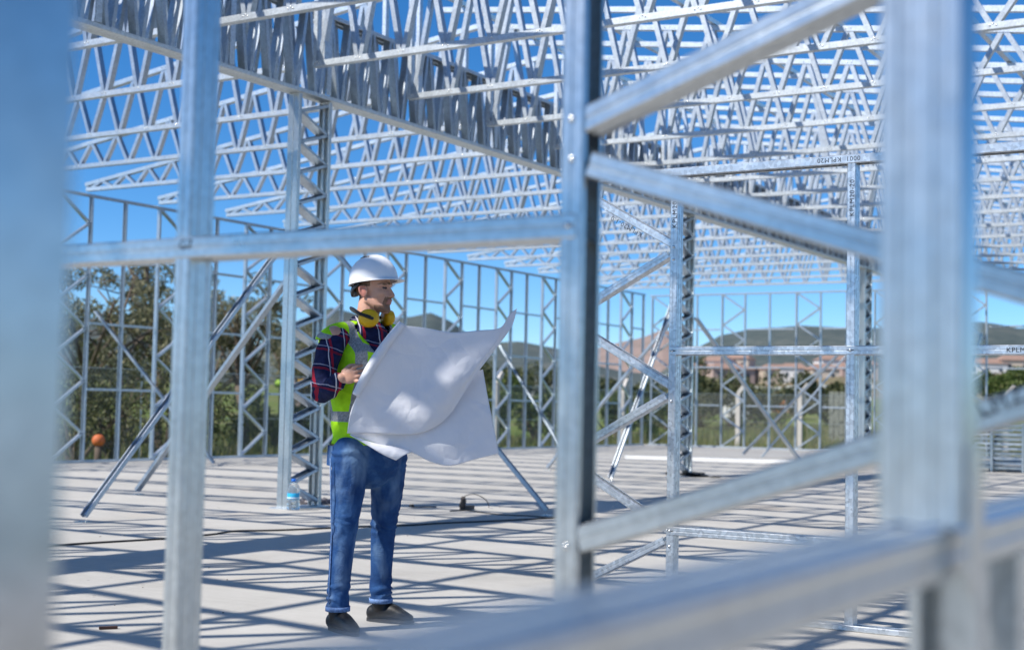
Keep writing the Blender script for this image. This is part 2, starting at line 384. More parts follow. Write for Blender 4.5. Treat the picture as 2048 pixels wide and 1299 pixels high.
girder(21.02, 30.95, 'ridge girder section seen below the long blurred diagonal')
girder(30.95, 38.1, 'last ridge girder section, reaching the far end wall')

# ---- roof half trusses
SLP, ZC = 0.131, 4.60
X0, DX = 11.12, 1.695
def half_truss(side):
    """side=+1: from the ridge towards the left wall, -1: towards the camera side; local origin below the ridge"""
    t = bpy.data.objects.new('roof_truss', None); t.empty_display_size = 0.1
    s = side; L = 8.93; y0 = 0.14 if s > 0 else 0.20
    zt = lambda y: 0.125+SLP*(L-y)                       # centre of top chord above ZC
    A = (1, 0, 0)
    bar('bottom_chord', (0, s*y0, 0.033), (0, s*(L+0.03), 0.033), A, 0.082, 0.060, SR, t)
    bar('top_chord', (0, s*(0.004), zt(0)), (0, s*(L+0.06), zt(L+0.06)), A, 0.082, 0.060, SR, t)
    n = 16; q = (L-y0-0.12)/n; scr = []
    for j in range(n):
        a = y0+0.06+j*q; m = a+0.5*q; b = a+q
        for (ya, za), (yb, zb) in (((a+0.025, 0.05), (m-0.02, zt(m)-0.02)), ((m+0.02, zt(m)-0.02), (b-0.025, 0.05))):
            if zb < 0.12 and za < 0.12: continue
            bar('web_member', (0, s*ya, za), (0, s*yb, zb), A, 0.070, 0.050, 'steel_web', t)
        for yy, zz in ((a-0.028, 0.034), (a+0.028, 0.034), (a+0.0, 0.05), (m-0.03, zt(m)), (m+0.03, zt(m))): scr.append(dome_vf((-0.0412, s*yy, zz), (-1, 0, 0), 0.009, 0.7, 6))
    bar('end_post', (0, s*(y0+0.025), 0.067), (0, s*(y0+0.025), zt(y0)-0.034), A, 0.066, 0.05, SR, t)
    bar('heel_post', (0, s*(L+0.005), 0.067), (0, s*(L+0.005), zt(L)-0.034), A, 0.062, 0.04, SR, t)
    if s < 0: bar('end_post', (0, s*(y0+0.13), 0.067), (0, s*(y0+0.13), zt(y0+.13)-0.036), A, 0.062, 0.045, SR, t)
    so_ = joined('screw_heads', scr, 'screw', t, True); so_['kind'] = 'stuff'
    return t
protos = {1: half_truss(1), -1: half_truss(-1)}
KS = list(range(-7, 16))
for s in (1, -1):
    for i, k in enumerate(KS):
        t = protos[s] if i == 0 else copy_tree(protos[s])
        if i == 0: COL.objects.link(t)
        x = X0+DX*k
        t.location = (x+random.uniform(-.015, .015), YG-0.05, ZC+random.uniform(-.004, .004)); t.rotation_euler = (0, random.uniform(-.006, .006), random.uniform(-.003, .003))
        rank = len(KS)-1-i
        lab = ('roof half truss meeting the long left wall, %s from the far end' if s > 0 else 'roof half truss hung right of the ridge girder, %s from far end') % ORD[rank]
        tag(t, lab, 'roof truss', 'roof trusses left of the ridge' if s > 0 else 'roof trusses right of the ridge')
# rafters between the trusses and purlins on the camera side slope
def zroof(y): return ZC+0.125+SLP*(8.93-abs((YG-0.05)-y))
pur = [9.12, 7.68, 6.25, 4.80, 3.35, 1.90]
for i, y in enumerate(pur):
    o = bar('purlin', (0, 0, 0), (39.2, 0, 0), (0, 1, 0.131), 0.07, 0.05, SR, None); o.location = (-1.0, y, zroof(y)+0.062)
    tag(o, 'dark roof purlin under the sky, %s down the slope from the ridge' % ORD[i], 'purlin', 'purlins on the near roof slope')
raf = None
for i, k in enumerate(KS[:-1]):
    if raf is None:
        L = 8.9; raf = bar('rafter', (0, -0.05, zroof(YG-0.10)-ZC), (0, -L, zroof(YG-0.05-L)-ZC), (1, 0, 0), 0.06, 0.06, SR, None); o = raf
    else: o = raf.copy(); COL.objects.link(o)
    o.location = (X0+DX*(k+0.5), YG-0.05, ZC)
    tag(o, 'single bright rafter on the near roof slope between trusses, %s from the far end' % ORD[len(KS)-2-i], 'rafter', 'rafters on the near roof slope')

# ---- raking props
def prop(base, top, label, up=(0, 0, 1), w=0.075):
    b = Vector(base); t = thing('raking_prop', label, 'prop', b, 'raking props under columns and wall'); d = Vector(top)-b
    side = d.cross(Vector(up)).normalized(); opn = side.cross(d).normalized()
    chan('prop_bar', d.normalized()*0.03+Vector((0, 0, 0.02)), d, opn, w, 0.042, 'steel_web', t)
    V, F = box_vf(-0.06, 0.06, -0.05, 0.05, 0.0, 0.008); obj('foot_plate', V, F, ST, t)
    screw((0.035, 0.0, 0.008), (0, 0, 1), 0.012, t); screw((-0.035, 0.0, 0.008), (0, 0, 1), 0.012, t)
    return t
prop((8.62, 9.72, 0), (11.07, 9.55, 2.80), 'long prop lying leftmost on the slab, leaning up to the column by the bottle')
prop((11.48, 12.06, 0), (11.20, 9.66, 2.36), 'prop behind the column by the bottle, foot on the slab left of it')
prop((12.36, 7.10, 0), (11.66, 9.44, 2.75), 'prop with its foot on the slab right of the paper, rising behind the worker')
prop((18.70, 9.66, 0), (20.72, 9.55, 2.95), 'bluish prop leaning along the girder line to the second column')
prop((20.99, 12.07, 0), (20.85, 9.66, 2.55), 'pale prop on the far side of the second column')
b8 = gp(1612, 943); prop(b8, (21.32, 9.46, 2.62), 'prop on the right of the second column, crossing the framed opening')
prop(gp(1523, 919), (30.65, 9.57, 2.75), 'lower of two parallel props rising to the far column')
prop(gp(1486, 911), (30.7, 9.65, 2.85), 'upper of two parallel props rising to the far column')
prop((17.2, 16.3, 0), (16.32, 18.33, 2.55), 'prop against the long wall near the orange topped post')
prop((28.4, 15.9, 0), (29.3, 18.33, 2.60), 'prop against the long wall, crossing just right of the paper')
prop((36.2, 9.2, 0), (38.1, 8.6, 3.3), 'pale prop leaning against the far end wall at the right')

# ---- frame behind the worker (low partition with opening), plane X = 7.03
X2, ZP = 7.03, 2.42
p2 = thing('partition_frame', 'low partition frame of bright new studs with an opening, right of the central post', 'partition', (X2, 3.25, 0))
SN = 'steel_new'
def P2(y, z, dx=0.0): return (0.0375+dx, y-3.25, z)
yc = [3.95, 3.235, 2.225, 1.20, 0.50]
for i, y in enumerate(yc): gchan('stud', P2(y, 0.005), P2(y, ZP-0.004), (0, 1 if i else -1, 0), 0.075, 0.046, SN, p2)
chan('top_track', P2(3.96, ZP+0.044), P2(0.44, ZP+0.044), (0, 0, -1), 0.081, 0.048, SN, p2)
chan('bottom_track', P2(3.96, 0.001), P2(0.44, 0.001), (0, 0, 1), 0.081, 0.03, SN, p2)
for z in (1.44, 0.445):
    gchan('rail', P2(3.275, z-0.024), P2(0.5, z-0.024), (0, 0, 1), 0.079, 0.048, SN, p2)
zz = [2.40, 1.99, 1.60, 1.20, 0.80, 0.40, 0.02]
for j in range(6):
    ya, yb = (3.905, 3.285) if j % 2 == 0 else (3.285, 3.905)
    gchan('diagonal', P2(ya, zz[j]-0.03), P2(yb, zz[j+1]+0.03), (0, 0, 1), 0.07, 0.044, SN, p2)
for y, z in ((3.258, 1.44), (2.248, 1.44), (3.258, 0.445), (3.258, 0.36), (3.258, 1.16), (3.258, 2.02), (3.258, 1.95)): screw(P2(y, z, -0.041), (-1, 0, 0), 0.008, p2)
pn = (-1, 0, 0)
printed('KPLM20', P2(3.241, on(1375, 455, 0, X2).z, -0.0382), (0, 0, 1), pn, 0.040, p2)
printed('KPLM20-20', P2(2.232, on(1712, 432, 0, X2).z, -0.0382), (0, 0, 1), pn, 0.036, p2)
printed('KPLM20-1.0', P2(3.45, 2.105, -0.0362), (0, 0.62, 0.35), pn, 0.040, p2)
printed('0001  KPLM20', P2(2.20, 2.452, -0.0412), (0, 1, 0), pn, 0.034, p2)
printed('KPLM20', P2(1.47, 1.428, -0.0402), (0, -1, 0), pn, 0.034, p2)

# ---- foreground partition, plane X = 2.15
X1 = 2.15
p1 = thing('partition_frame', 'blurred foreground partition frame with mid rail passing above the worker', 'partition', (X1, 1.2, 0))
def Y1(px, py=600): return on(px, py, 0, X1).y
def P1(y, z, dx=0.0): return (0.0375+dx, y-1.2, z)
ya, yb = Y1(382, 400), Y1(1166, 350)       # right-hand arrises of the two posts
gchan('stud', P1(ya, 0.005), P1(ya, 2.9), (0, 1, 0), 0.075, 0.044, ST, p1)
gchan('stud', P1(yb+0.047, 0.005), P1(yb+0.047, 2.9), (0, -1, 0), 0.075, 0.047, ST, p1)
gchan('stud', P1(3.05, 0.005), P1(3.05, 2.9), (0, 1, 0), 0.075, 0.044, ST, p1)
gchan('stud', P1(0.340, 0.050), P1(0.340, 2.9), (0, 1, 0), 0.075, 0.044, ST, p1)
zr = on(760, 473, 0, X1).z
gchan('rail', P1(3.09, zr-0.024), P1(ya-0.001, zr-0.024), (0, 0, 1), 0.070, 0.047, ST, p1)
gchan('rail', P1(ya+0.046, zr-0.0235), P1(yb+0.012, zr-0.0235), (0, 0, 1), 0.081, 0.047, ST, p1)
for (ax_, ay_), (bx_, by_) in (((1168, 237), (1640, 6)), ((1168, 326), (1753, 492)), ((1160, 1078), (1746, 898))):
    a, b = on(ax_, ay_, 0, X1), on(bx_, by_, 0, X1)
    sl_ = (b.z-a.z)/(b.y-a.y); y1 = 0.392; z1 = a.z+sl_*(y1-a.y)
    off = Vector((0, 0, 0.024)) if sl_ < 0 else Vector((0, 0, 0.024))
    gchan('diagonal', P1(a.y, a.z-0.024), P1(y1, z1-0.024), (0, 0, 1), 0.066, 0.047, ST, p1)
chan('bottom_track', P1(3.09, 0.001), P1(0.41, 0.001), (0, 0, 1), 0.081, 0.03, ST, p1)
chan('top_track', P1(3.09, 2.94), P1(0.33, 2.94), (0, 0, -1), 0.081, 0.05, ST, p1)
for px, py in ((1143, 238), (1143, 318), (1137, 450), (1132, 1092)):
    q = on(px, py, 0, X1); screw(P1(q.y, q.z, -0.041 if py == 450 else -0.0378), pn, 0.0065, p1)
q = on(368, 488, 0, X1); printed('G7', P1(q.y+0.012, q.z-0.012, -0.0412), (0, -1, 0), pn, 0.03, p1)
q = on(1962, 826, 0, X1); printed('LMZ', P1(q.y, q.z-0.008, -0.0335), (0, -1, 0.47), pn, 0.035, p1)
# very near stud at the left edge of the picture
ns = thing('near_stud', 'very near out of focus upright stud at the left edge of the picture', 'stud', (0.58, 0.66, 0))
e = at_depth(158, 300, 0.86)
chan('upright', (e.x-0.58-0.0375, e.y-0.66, 0.005), (e.x-0.58-0.0375, e.y-0.66, 2.6), (0, 1, 0), 0.075, 0.046, ST, ns)
chan('floor_clip', (e.x-0.70, e.y-0.637, 0.001), (e.x-0.56, e.y-0.637, 0.001), (0, 0, 1), 0.06, 0.03, ST, ns)

# ------------------------------------------------------------------ things on the slab
M['blue_cap'] = plain('blue_plastic', (0.02, 0.16, 0.62), 0.35, 0, 0.05)
M['pet_label'] = plain('cyan_label', (0.03, 0.42, 0.72), 0.4, 0, 0.08)
k = NT('clear_plastic'); k.color((0.9, 0.95, 0.97)); k.set(0.06, 0, 0.5); k.b.inputs['Transmission Weight'].default_value = 0.9; k.b.inputs['IOR'].default_value = 1.2; M['pet'] = k.m
k = NT('water_inside'); k.color((0.85, 0.92, 0.94)); k.set(0.02, 0, 0.5); k.b.inputs['Transmission Weight'].default_value = 1.0; k.b.inputs['IOR'].default_value = 1.33; M['water'] = k.m
M['rubber'] = plain('black_rubber', (0.02, 0.02, 0.022), 0.6)
M['bag_grey'] = plain('crumpled_grey_plastic', (0.17, 0.16, 0.18), 0.45, 0, 0.5, 25)
M['bag_black'] = plain('black_plastic_film', (0.012, 0.012, 0.014), 0.3, 0, 0.3)
M['tool'] = plain('dusty_dark_plastic', (0.07, 0.06, 0.055), 0.7, 0, 0.4, 20)
def lathe(prof, n=20):
    V, F = [], []
    for r, z in prof: V += [(r*math.cos(2*math.pi*i/n), r*math.sin(2*math.pi*i/n), z) for i in range(n)]
    for j in range(len(prof)-1): F += [(j*n+i, j*n+(i+1) % n, (j+1)*n+(i+1) % n, (j+1)*n+i) for i in range(n)]
    F += [tuple(range(n-1, -1, -1)), tuple((len(prof)-1)*n+i for i in range(n))]
    return V, F
bp = gp(586, 1019)
bt = thing('water_bottle', 'clear plastic water bottle with blue cap and cyan label at column foot', 'bottle', (bp.x, bp.y, 0)); bt.scale = (1.4, 1.4, 1.0)
V, F = lathe([(0.042, 0.0), (0.047, 0.01), (0.047, 0.045), (0.044, 0.052), (0.047, 0.06), (0.047, 0.10), (0.0445, 0.11), (0.0445, 0.175), (0.047, 0.185), (0.047, 0.215), (0.040, 0.25), (0.022, 0.278), (0.014, 0.288), (0.014, 0.296)]); obj('bottle_body', V, F, 'pet', bt, True)
V, F = lathe([(0.041, 0.004), (0.0445, 0.014), (0.0445, 0.095), (0.042, 0.105)]); obj('water', V, F, 'water', bt, True)
V, F = lathe([(0.0452, 0.112), (0.0457, 0.113), (0.0457, 0.172), (0.0452, 0.173)]); obj('label_band', V, F, 'pet_label', bt, True)
V, F = lathe([(0.0458, 0.120), (0.0461, 0.121), (0.0461, 0.130), (0.0458, 0.131)]); obj('label_stripe', V, F, plain('label_white', (0.8, 0.85, 0.88), 0.4), bt, True)
V, F = lathe([(0.0165, 0.291), (0.0175, 0.293), (0.0175, 0.314), (0.015, 0.318)]); obj('cap', V, F, 'blue_cap', bt, True)

def lump(name, c, rad, mat, seed, label, cat, n=14, rough=0.5):
    V, F = [], []
    for i in range(n+1):
        th = math.pi*0.5*i/n if i < n else math.pi*0.5
        for j in range(2*n):
            ph = math.pi*j/n; d = Vector((math.sin(th)*math.cos(ph), math.sin(th)*math.sin(ph), math.cos(th)))
            q = 1+rough*(mnoise.fractal(d*2.2+Vector((seed*7.1, 0, 0)), 0.7, 2.2, 5))
            V.append((d.x*rad[0]*q, d.y*rad[1]*q, max(0.0, d.z*rad[2]*q)))
    m = 2*n
    for i in range(n): F += [(i*m+j, (i+1)*m+j, (i+1)*m+(j+1) % m, i*m+(j+1) % m) for j in range(m)]
    o = obj(name, V, F, mat); o.location = c
    return tag(o, label, cat)
q = gp(622, 1007); lump('plastic_bag', (q.x, q.y, 0.001), (0.12, 0.13, 0.11), 'bag_grey', 1, 'crumpled grey plastic bag behind the water bottle', 'bag')
q = gp(652, 1007); lump('plastic_bag', (q.x, q.y, 0.001), (0.10, 0.09, 0.055), 'bag_grey', 4, 'low flattened grey bag between the bottle and the worker', 'bag')
q = gp(1388, 952); lump('plastic_sheet', (q.x, q.y, 0.001), (0.22, 0.22, 0.07), 'bag_black', 2, 'black plastic sheet bunched at the foot of the second column', 'plastic sheet')
q = gp(1343, 949); lump('plastic_sheet', (q.x, q.y, 0.001), (0.10, 0.10, 0.05), 'bag_black', 3, 'small black plastic scrap left of the second column foot', 'plastic sheet')
q = gp(1432, 954); lump('plastic_sheet', (q.x, q.y, 0.001), (0.12, 0.08, 0.025), 'bag_black', 9, 'flat black plastic scrap right of the second column foot', 'plastic sheet')
# cable along the floor with its connector
def cable(pts, r, label, mat='rubber'):
    P = []
    for i, (x, y) in enumerate(pts):
        g = gp(x, y); P.append(Vector((g.x, g.y, r)))
    fine = []
    for i in range(len(P)-1):
        p0, p1, p2_, p3 = P[max(i-1, 0)], P[i], P[i+1], P[min(i+2, len(P)-1)]
        for t in np.linspace(0, 1, 9)[:-1]:
            t = float(t); fine.append(0.5*((2*p1)+(p2_-p0)*t+(2*p0-5*p1+4*p2_-p3)*t*t+(3*p1-p0-3*p2_+p3)*t**3))
    fine.append(P[-1])
    V, F = tube_vf(fine, r, 6); return tag(obj('electric_cable', V, F, mat, None, True), label, 'cable')
cable([(20, 1100), (150, 1089), (330, 1078), (420, 1070), (470, 1063), (560, 1061), (700, 1055), (820, 1051), (880, 1047), (980, 1043), (1095, 1037), (1170, 1034)], 0.008, 'long black electric cable snaking across the slab behind the worker')
cable([(900, 1022), (935, 1021), (970, 1026), (1010, 1030), (1060, 1032), (1100, 1036)], 0.006, 'short black cable joining the dusty connector to the prop foot')
q = gp(930, 1019); cn = thing('cable_connector', 'dusty electric connector with wire loop on the slab behind the paper', 'connector', (q.x, q.y, 0))
V, F = box_vf(-0.05, 0.13, -0.035, 0.035, 0.0, 0.045); obj('housing', V, F, 'tool', cn)
V, F = tube_vf([(-0.06, 0, 0.03), (-0.03, 0.0, 0.10), (-0.06, -0.01, 0.13)], [0.035, 0.03, 0.025], 8); obj('plug', V, F, 'tool', cn, True)
V, F = tube_vf([(-0.05+0.5*t, 0.05*math.sin(t*6), 0.10+0.06*math.sin(t*3.1)-0.16*max(0, t-.5)*1.2) for t in np.linspace(0, 1, 14)], 0.005, 6); obj('wire_loop', V, F, 'tool', cn, True)
q = gp(823, 1015); t_ = thing('cable_clip', 'small black clip lying on the slab right of the worker knees', 'clip', (q.x, q.y, 0))
V, F = tube_vf([(0, 0, 0.015), (0.0, 0, 0.04)], [0.03, 0.022], 8); obj('clip_body', V, F, 'rubber', t_, True)
V, F = tube_vf([(0, 0, 0.012), (0.12, -0.10, 0.012), (0.22, -0.17, 0.01)], 0.006, 6); obj('tail', V, F, 'rubber', t_, True)
M['white_glare'] = plain('white_glare', (0.80, 0.80, 0.79), 0.5, 0, 0.05)  # white base colour stands in for the glare on bare steel
# loose steel section lying on the slab
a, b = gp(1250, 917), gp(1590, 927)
t_ = thing('loose_section', 'steel section with glare coloured in white, lying on the far slab across the opening', 'steel section', (a.x, a.y, 0)); d = Vector((b.x-a.x, b.y-a.y, 0))
chan('web', (0, 0, 0.075), d+Vector((0, 0, 0.075)), (0, 0, -1), 0.09, 0.074, 'white_glare', t_); 
chan('flange_strip', (0.05, -0.2, 0.001), d*0.98+Vector((0.12, 0, 0.001)), (0, 0, 1), 0.05, 0.02, 'white_glare', t_)
# debris
q = gp(198, 1258); o = obj('wood_scrap', *prism((0, 0, 0.008), (0.07, -0.05, 0.008), (0, 0, 1), rect(0.012, 0.02)), plain('brown_wood', (0.07, 0.035, 0.025), 0.8)); o.location = (q.x, q.y, 0); tag(o, 'short dark wood scrap lying on the slab at lower left', 'scrap')
M['grit'] = plain('dark_grit', (0.10, 0.085, 0.07), 0.9)
parts = []
for i in range(170):
    x, y = random.uniform(1.5, 14), random.uniform(1.2, 12); r = random.uniform(0.002, 0.007)
    parts.append(dome_vf((x, y, 0), (random.uniform(-.2, .2), random.uniform(-.2, .2), 1), r, 0.7, 5))
tag(joined('gravel_crumbs', parts, 'grit'), 'scattered dark crumbs of gravel and mortar on the slab', 'gravel', kind='stuff')

# pile of steel frames at the right
q = gp(1962, 941); pl = thing('steel_stack', 'stack of bundled bright steel frames on the slab at far right', 'steel stack', (q.x, q.y, 0))
for lv in range(10):
    z = 0.06+lv*0.095
    for j in range(3):
        yy = -0.15-j*0.85-0.2*random.random(); chan('cross_bar', (-0.05+0.04*random.random(), yy, z-0.046), (1.5, yy-0.1, z-0.046), (0, 0, 1), 0.08, 0.04, ST, pl)
    for j in range(3):
        xx = -0.14+j*0.30+0.08*random.random(); chan('long_bar', (xx, 0.25*random.random(), z-0.004), (xx+random.uniform(-.05, .05), -2.4-0.4*random.random(), z-0.004), (0, 0, 1), 0.08, 0.042, 'steel_new' if (j+lv) % 3 else ST, pl)
for j in range(4):
    bar('spacer', (-0.21, -0.25-j*0.6, 0.01), (-0.21, -0.25-j*0.6, 0.98), (1, 0, 0), 0.04, 0.05, ST, pl)
bar('loose_bar', (-0.2, 0.2, 1.02), (1.2, -2.2, 1.20), (1, 0, 0), 0.05, 0.06, ST, pl)

# ------------------------------------------------------------------ outside: posts, fence, blocks, buildings
def fence_run(p0, p1, n, label, labp, h=2.0, g='concrete fence posts', slim=False):
    p0, p1 = Vector(p0), Vector(p1); d = (p1-p0).normalized(); nrm = Vector((-d.y, d.x, 0)); zb = p0.z
    for i in range(n):
        p = p0+(p1-p0)*(i/(n-1)); t = thing('fence_post', labp % ORD[i], 'fence post', p, g)
        if slim:
            obj('shaft', *tube_vf([(0, 0, 0), (0, 0, h)], 0.022, 6), ST, t); obj('post_cap', *tube_vf([(0, 0, h), (0, 0, h+0.03)], 0.027, 6), ST, t); continue
        V, F = prism((0, 0, 0), (0, 0, h), d, rect(0.16, 0.14)); obj('shaft', V, F, 'precast', t)
        V, F = prism((0, 0, h+0.001), Vector((0, 0, h+0.35))+d*0.28, nrm, rect(0.12, 0.13)); obj('angled_top', V, F, 'precast', t)
    L = (p1-p0).length
    fm = thing('wire_fence', label, 'fence', p0)
    off = nrm*0.09
    V = [off+Vector((0, 0, 0.05)), (p1-p0)+off+Vector((0, 0, 0.05)), (p1-p0)+off+Vector((0, 0, h)), off+Vector((0, 0, h))]
    obj('wire_mesh', V, [(0, 1, 2, 3)], 'chainlink', fm)
    for z in (0.1, h*0.5, h-0.02): obj('line_wire', *tube_vf([off+Vector((0, 0, z)), (p1-p0)+off+Vector((0, 0, z))], 0.006, 4), ST, fm)
def chainlink():
    k = NT('chain_link_wire'); x, y, z = k.sep()
    h = k.math('ADD', x, y)
    masks = []
    for s in (1, -1):
        u = k.math('FRACT', k.math('MULTIPLY', k.math('ADD', h, k.math('MULTIPLY', z, float(s))), 11.0))
        masks.append(k.math('LESS_THAN', k.math('ABSOLUTE', k.math('SUBTRACT', u, 0.5)), 0.055))
    m = k.math('MAXIMUM', masks[0], masks[1])
    k.color((0.30, 0.31, 0.30)); k.set(0.5, 0.6)
    tr = k.n('ShaderNodeBsdfTransparent'); mx = k.n('ShaderNodeMixShader'); out = [n for n in k.t.nodes if n.type == 'OUTPUT_MATERIAL'][0]
    k.l(m, mx.inputs[0]); k.l(tr.outputs[0], mx.inputs[1]); k.l(k.b.outputs[0], mx.inputs[2]); k.l(mx.outputs[0], out.inputs[0]); return k.m
M['chainlink'] = chainlink()
fence_run((14, 21.0, -0.3), (29, 21.0, -0.3), 6, 'chain link fence on thin posts under the olive trees', 'thin steel fence post under the olive trees, %s from the left', g='thin fence posts', slim=True)
fence_run((33.5, 21.0, -0.3), (45.5, 21.0, -0.3), 4, 'chain link fence beyond the right half of the long wall', 'bent top concrete fence post beyond the long wall, %s from the left')
fence_run((46, 21.0, -0.3), (46, -4, -0.3), 12, 'chain link fence beyond the far end wall frame', 'bent top concrete fence post beyond the far end wall, %s from the left')
q = on(197, 880, 1, 19.7); ob = thing('marker_post', 'short wooden marker post with round orange top beyond the left wall', 'marker post', (q.x, 19.7, -0.3))
obj('post_shaft', *tube_vf([(0, 0, 0), (0, 0, q.z+0.3-0.06)], [0.075, 0.06], 10), plain('weathered_wood', (0.12, 0.09, 0.07), 0.9), ob, True)
V, F = lathe([(0.02, -0.11), (0.08, -0.09), (0.115, -0.03), (0.115, 0.03), (0.08, 0.09), (0.02, 0.11)]); o = obj('orange_top', V, F, plain('orange_paint', (0.55, 0.14, 0.045), 0.6), ob, True); o.location = (0, 0, q.z+0.3)
# stacked hollow blocks behind the end wall
M['block'] = plain('grey_block', (0.20, 0.21, 0.18), 0.9, 0, 0.45, 9, bump=0.5)
q = gp(1657, 893, -0.3); bs = thing('block_stack', 'tall stack of rough grey blocks behind the far end wall', 'block stack', (q.x, q.y, -0.3))
proto = None
for lv in range(13):
    for j in range(4):
        for m_ in range(2):
            if proto is None:
                me = mesh_from('block', *box_vf(-0.10, 0.10, -0.095, 0.095, 0, 0.165), 'block'); proto = me
            o = link(bpy.data.objects.new('block', proto), bs)
            o.location = (0.11+m_*0.215+random.uniform(-.03, .03), -0.1-j*0.21+random.uniform(-.012, .012), lv*0.172); o.rotation_euler = (0, 0, random.uniform(-.06, .06))

M['house_wall'] = [plain('plaster_rose', (0.42, 0.31, 0.27), 0.9), plain('plaster_cream', (0.55, 0.46, 0.38), 0.9), plain('plaster_white', (0.7, 0.68, 0.66), 0.9), plain('brick_wall', (0.36, 0.23, 0.18), 0.9)]
M['roof'] = plain('clay_roof', (0.31, 0.20, 0.155), 0.85, 0, 0.2, 2)
M['window'] = plain('dark_window', (0.05, 0.06, 0.08), 0.2)
def house(px, py, dist, w, d, h, wm, label, rh=1.6, group='houses on the far slope', flat=False):
    c = at_depth(px, py, dist/ (CF.x*ray(px, py).x+CF.y*ray(px, py).y) if False else dist)
    t = thing('house', label, 'house', c, group); t.rotation_euler = (0, 0, random.uniform(-.5, .5)+YAW)
    obj('wall', *box_vf(-d/2, d/2, -w/2, w/2, -3.0, h), M['house_wall'][wm], t)
    if flat: obj('roof', *box_vf(-d/2-.2, d/2+.2, -w/2-.2, w/2+.2, h+.002, h+.3), M['house_wall'][wm], t)
    else:
        e = 0.4; V = [(-d/2-e, -w/2-e, h), (d/2+e, -w/2-e, h), (d/2+e, w/2+e, h), (-d/2-e, w/2+e, h), (0, -w/2*0.6, h+rh), (0, w/2*0.6, h+rh)]
        obj('roof', V, [(0, 1, 4), (1, 2, 5, 4), (2, 3, 5), (3, 0, 4, 5), (3, 2, 1, 0)], 'roof', t)
    n = max(2, int(w/3))
    for i in range(n):
        y = -w/2+w*(i+.5)/n
        for z in ([0.9] if h < 4 else [0.9, 3.7]): obj('window', *box_vf(-d/2-.05, -d/2+.02, y-.5, y+.5, z, z+1.2), 'window', t)
    return t
hx = [1392, 1412, 1436, 1455, 1478, 1500, 1530, 1556, 1585, 1612, 1645, 1672, 1698, 1722, 1965, 1995, 2025, 2045]
wn = ['rose', 'cream', 'white', 'brick']
for i, x in enumerate(hx):
    y = 752+10*((i*7) % 4)/3+random.uniform(-3, 3)-(12 if x > 1900 else 0)+(18 if i % 3 == 0 else 0)
    wm = (i*5+i//3) % 4
    house(x, y+6, random.uniform(370, 410), random.uniform(7, 12), 9, random.choice((3.2, 6.0)), wm, 'distant %s house with clay roof on the far slope, %s from left' % (wn[wm], ORD[i]))
# white shed with orange doors, long grey shed, small white cabin
def shed(px0, px1, ytop, ybot, dist, name, label, cat, mat):
    a, b = at_depth(px0, ybot, dist), at_depth(px1, ybot, dist); top = at_depth(px0, ytop, dist).z
    t = thing(name, label, cat, a); dv = Vector((b.x-a.x, b.y-a.y, 0)); L = dv.length; t.rotation_euler = (0, 0, math.atan2(dv.y, dv.x))
    obj('wall', *box_vf(0, L, 0, 6, -2.5, top-a.z), mat, t); obj('roof', *box_vf(-.2, L+.2, -.2, 6.2, top-a.z+.002, top-a.z+.25), M['house_wall'][2], t)
    return t, L, top-a.z
M['orange_door'] = plain('orange_door', (0.62, 0.20, 0.05), 0.6)
M['grey_wall'] = plain('grey_sheet_wall', (0.33, 0.35, 0.36), 0.7)
t_, L, hh = shed(1503, 1602, 778, 806, 118, 'shed', 'white shed with two orange doors beyond the end wall', 'shed', M['house_wall'][2])
for f0, f1 in ((0.44, 0.68), (0.74, 0.93)):
    o = obj('door', *box_vf(L*f0, L*f1, -0.06, -0.002, -2.2, hh-0.15), 'orange_door', t_); obj('door_handle', *box_vf(L*f1-.25, L*f1-.18, -0.1, -0.062, -0.6, -0.4), 'window', o)
shed(1604, 1700, 774, 812, 125, 'shed', 'long grey sheet metal shed right of the orange doors', 'shed', 'grey_wall')
t_, L, hh = shed(1474, 1498, 798, 816, 90, 'cabin', 'small white cabin left of the orange door shed', 'cabin', M['house_wall'][2]); obj('window', *box_vf(L*.45, L*.75, -0.05, -0.001, hh*0.3, hh*0.75), 'window', t_)
t_, L, hh = shed(1058, 1112, 753, 768, 230, 'shed', 'long low white building seen between studs right of the paper', 'shed', M['house_wall'][2])
t_, L, hh = shed(588, 612, 708, 732, 70, 'kiosk', 'pale pink kiosk behind the left column', 'kiosk', M['house_wall'][0]); obj('green_sign', *box_vf(0.05, L*.6, -0.08, -0.002, hh-.35, hh-.05), plain('green_sign', (0.03, 0.30, 0.22), 0.5), t_)
for px, c, nm in ((560, (0.35, 0.6, 0.05), 'lime green'), (604, (0.75, 0.42, 0.02), 'yellow')):
    q = at_depth(px, 768, 42); t_ = thing('barrier_marker', 'small %s safety marker on a post beyond the left wall' % nm, 'marker', (q.x, q.y, -0.3))
    obj('post_shaft', *tube_vf([(0, 0, 0), (0, 0, q.z+0.2)], 0.03, 6), 'rubber', t_)
    obj('marker_head', *tube_vf([(0, 0, q.z+0.2), (0, 0, q.z+0.45)], [0.17, 0.14], 10), plain(nm.replace(' ', '_'), c, 0.5), t_, True)

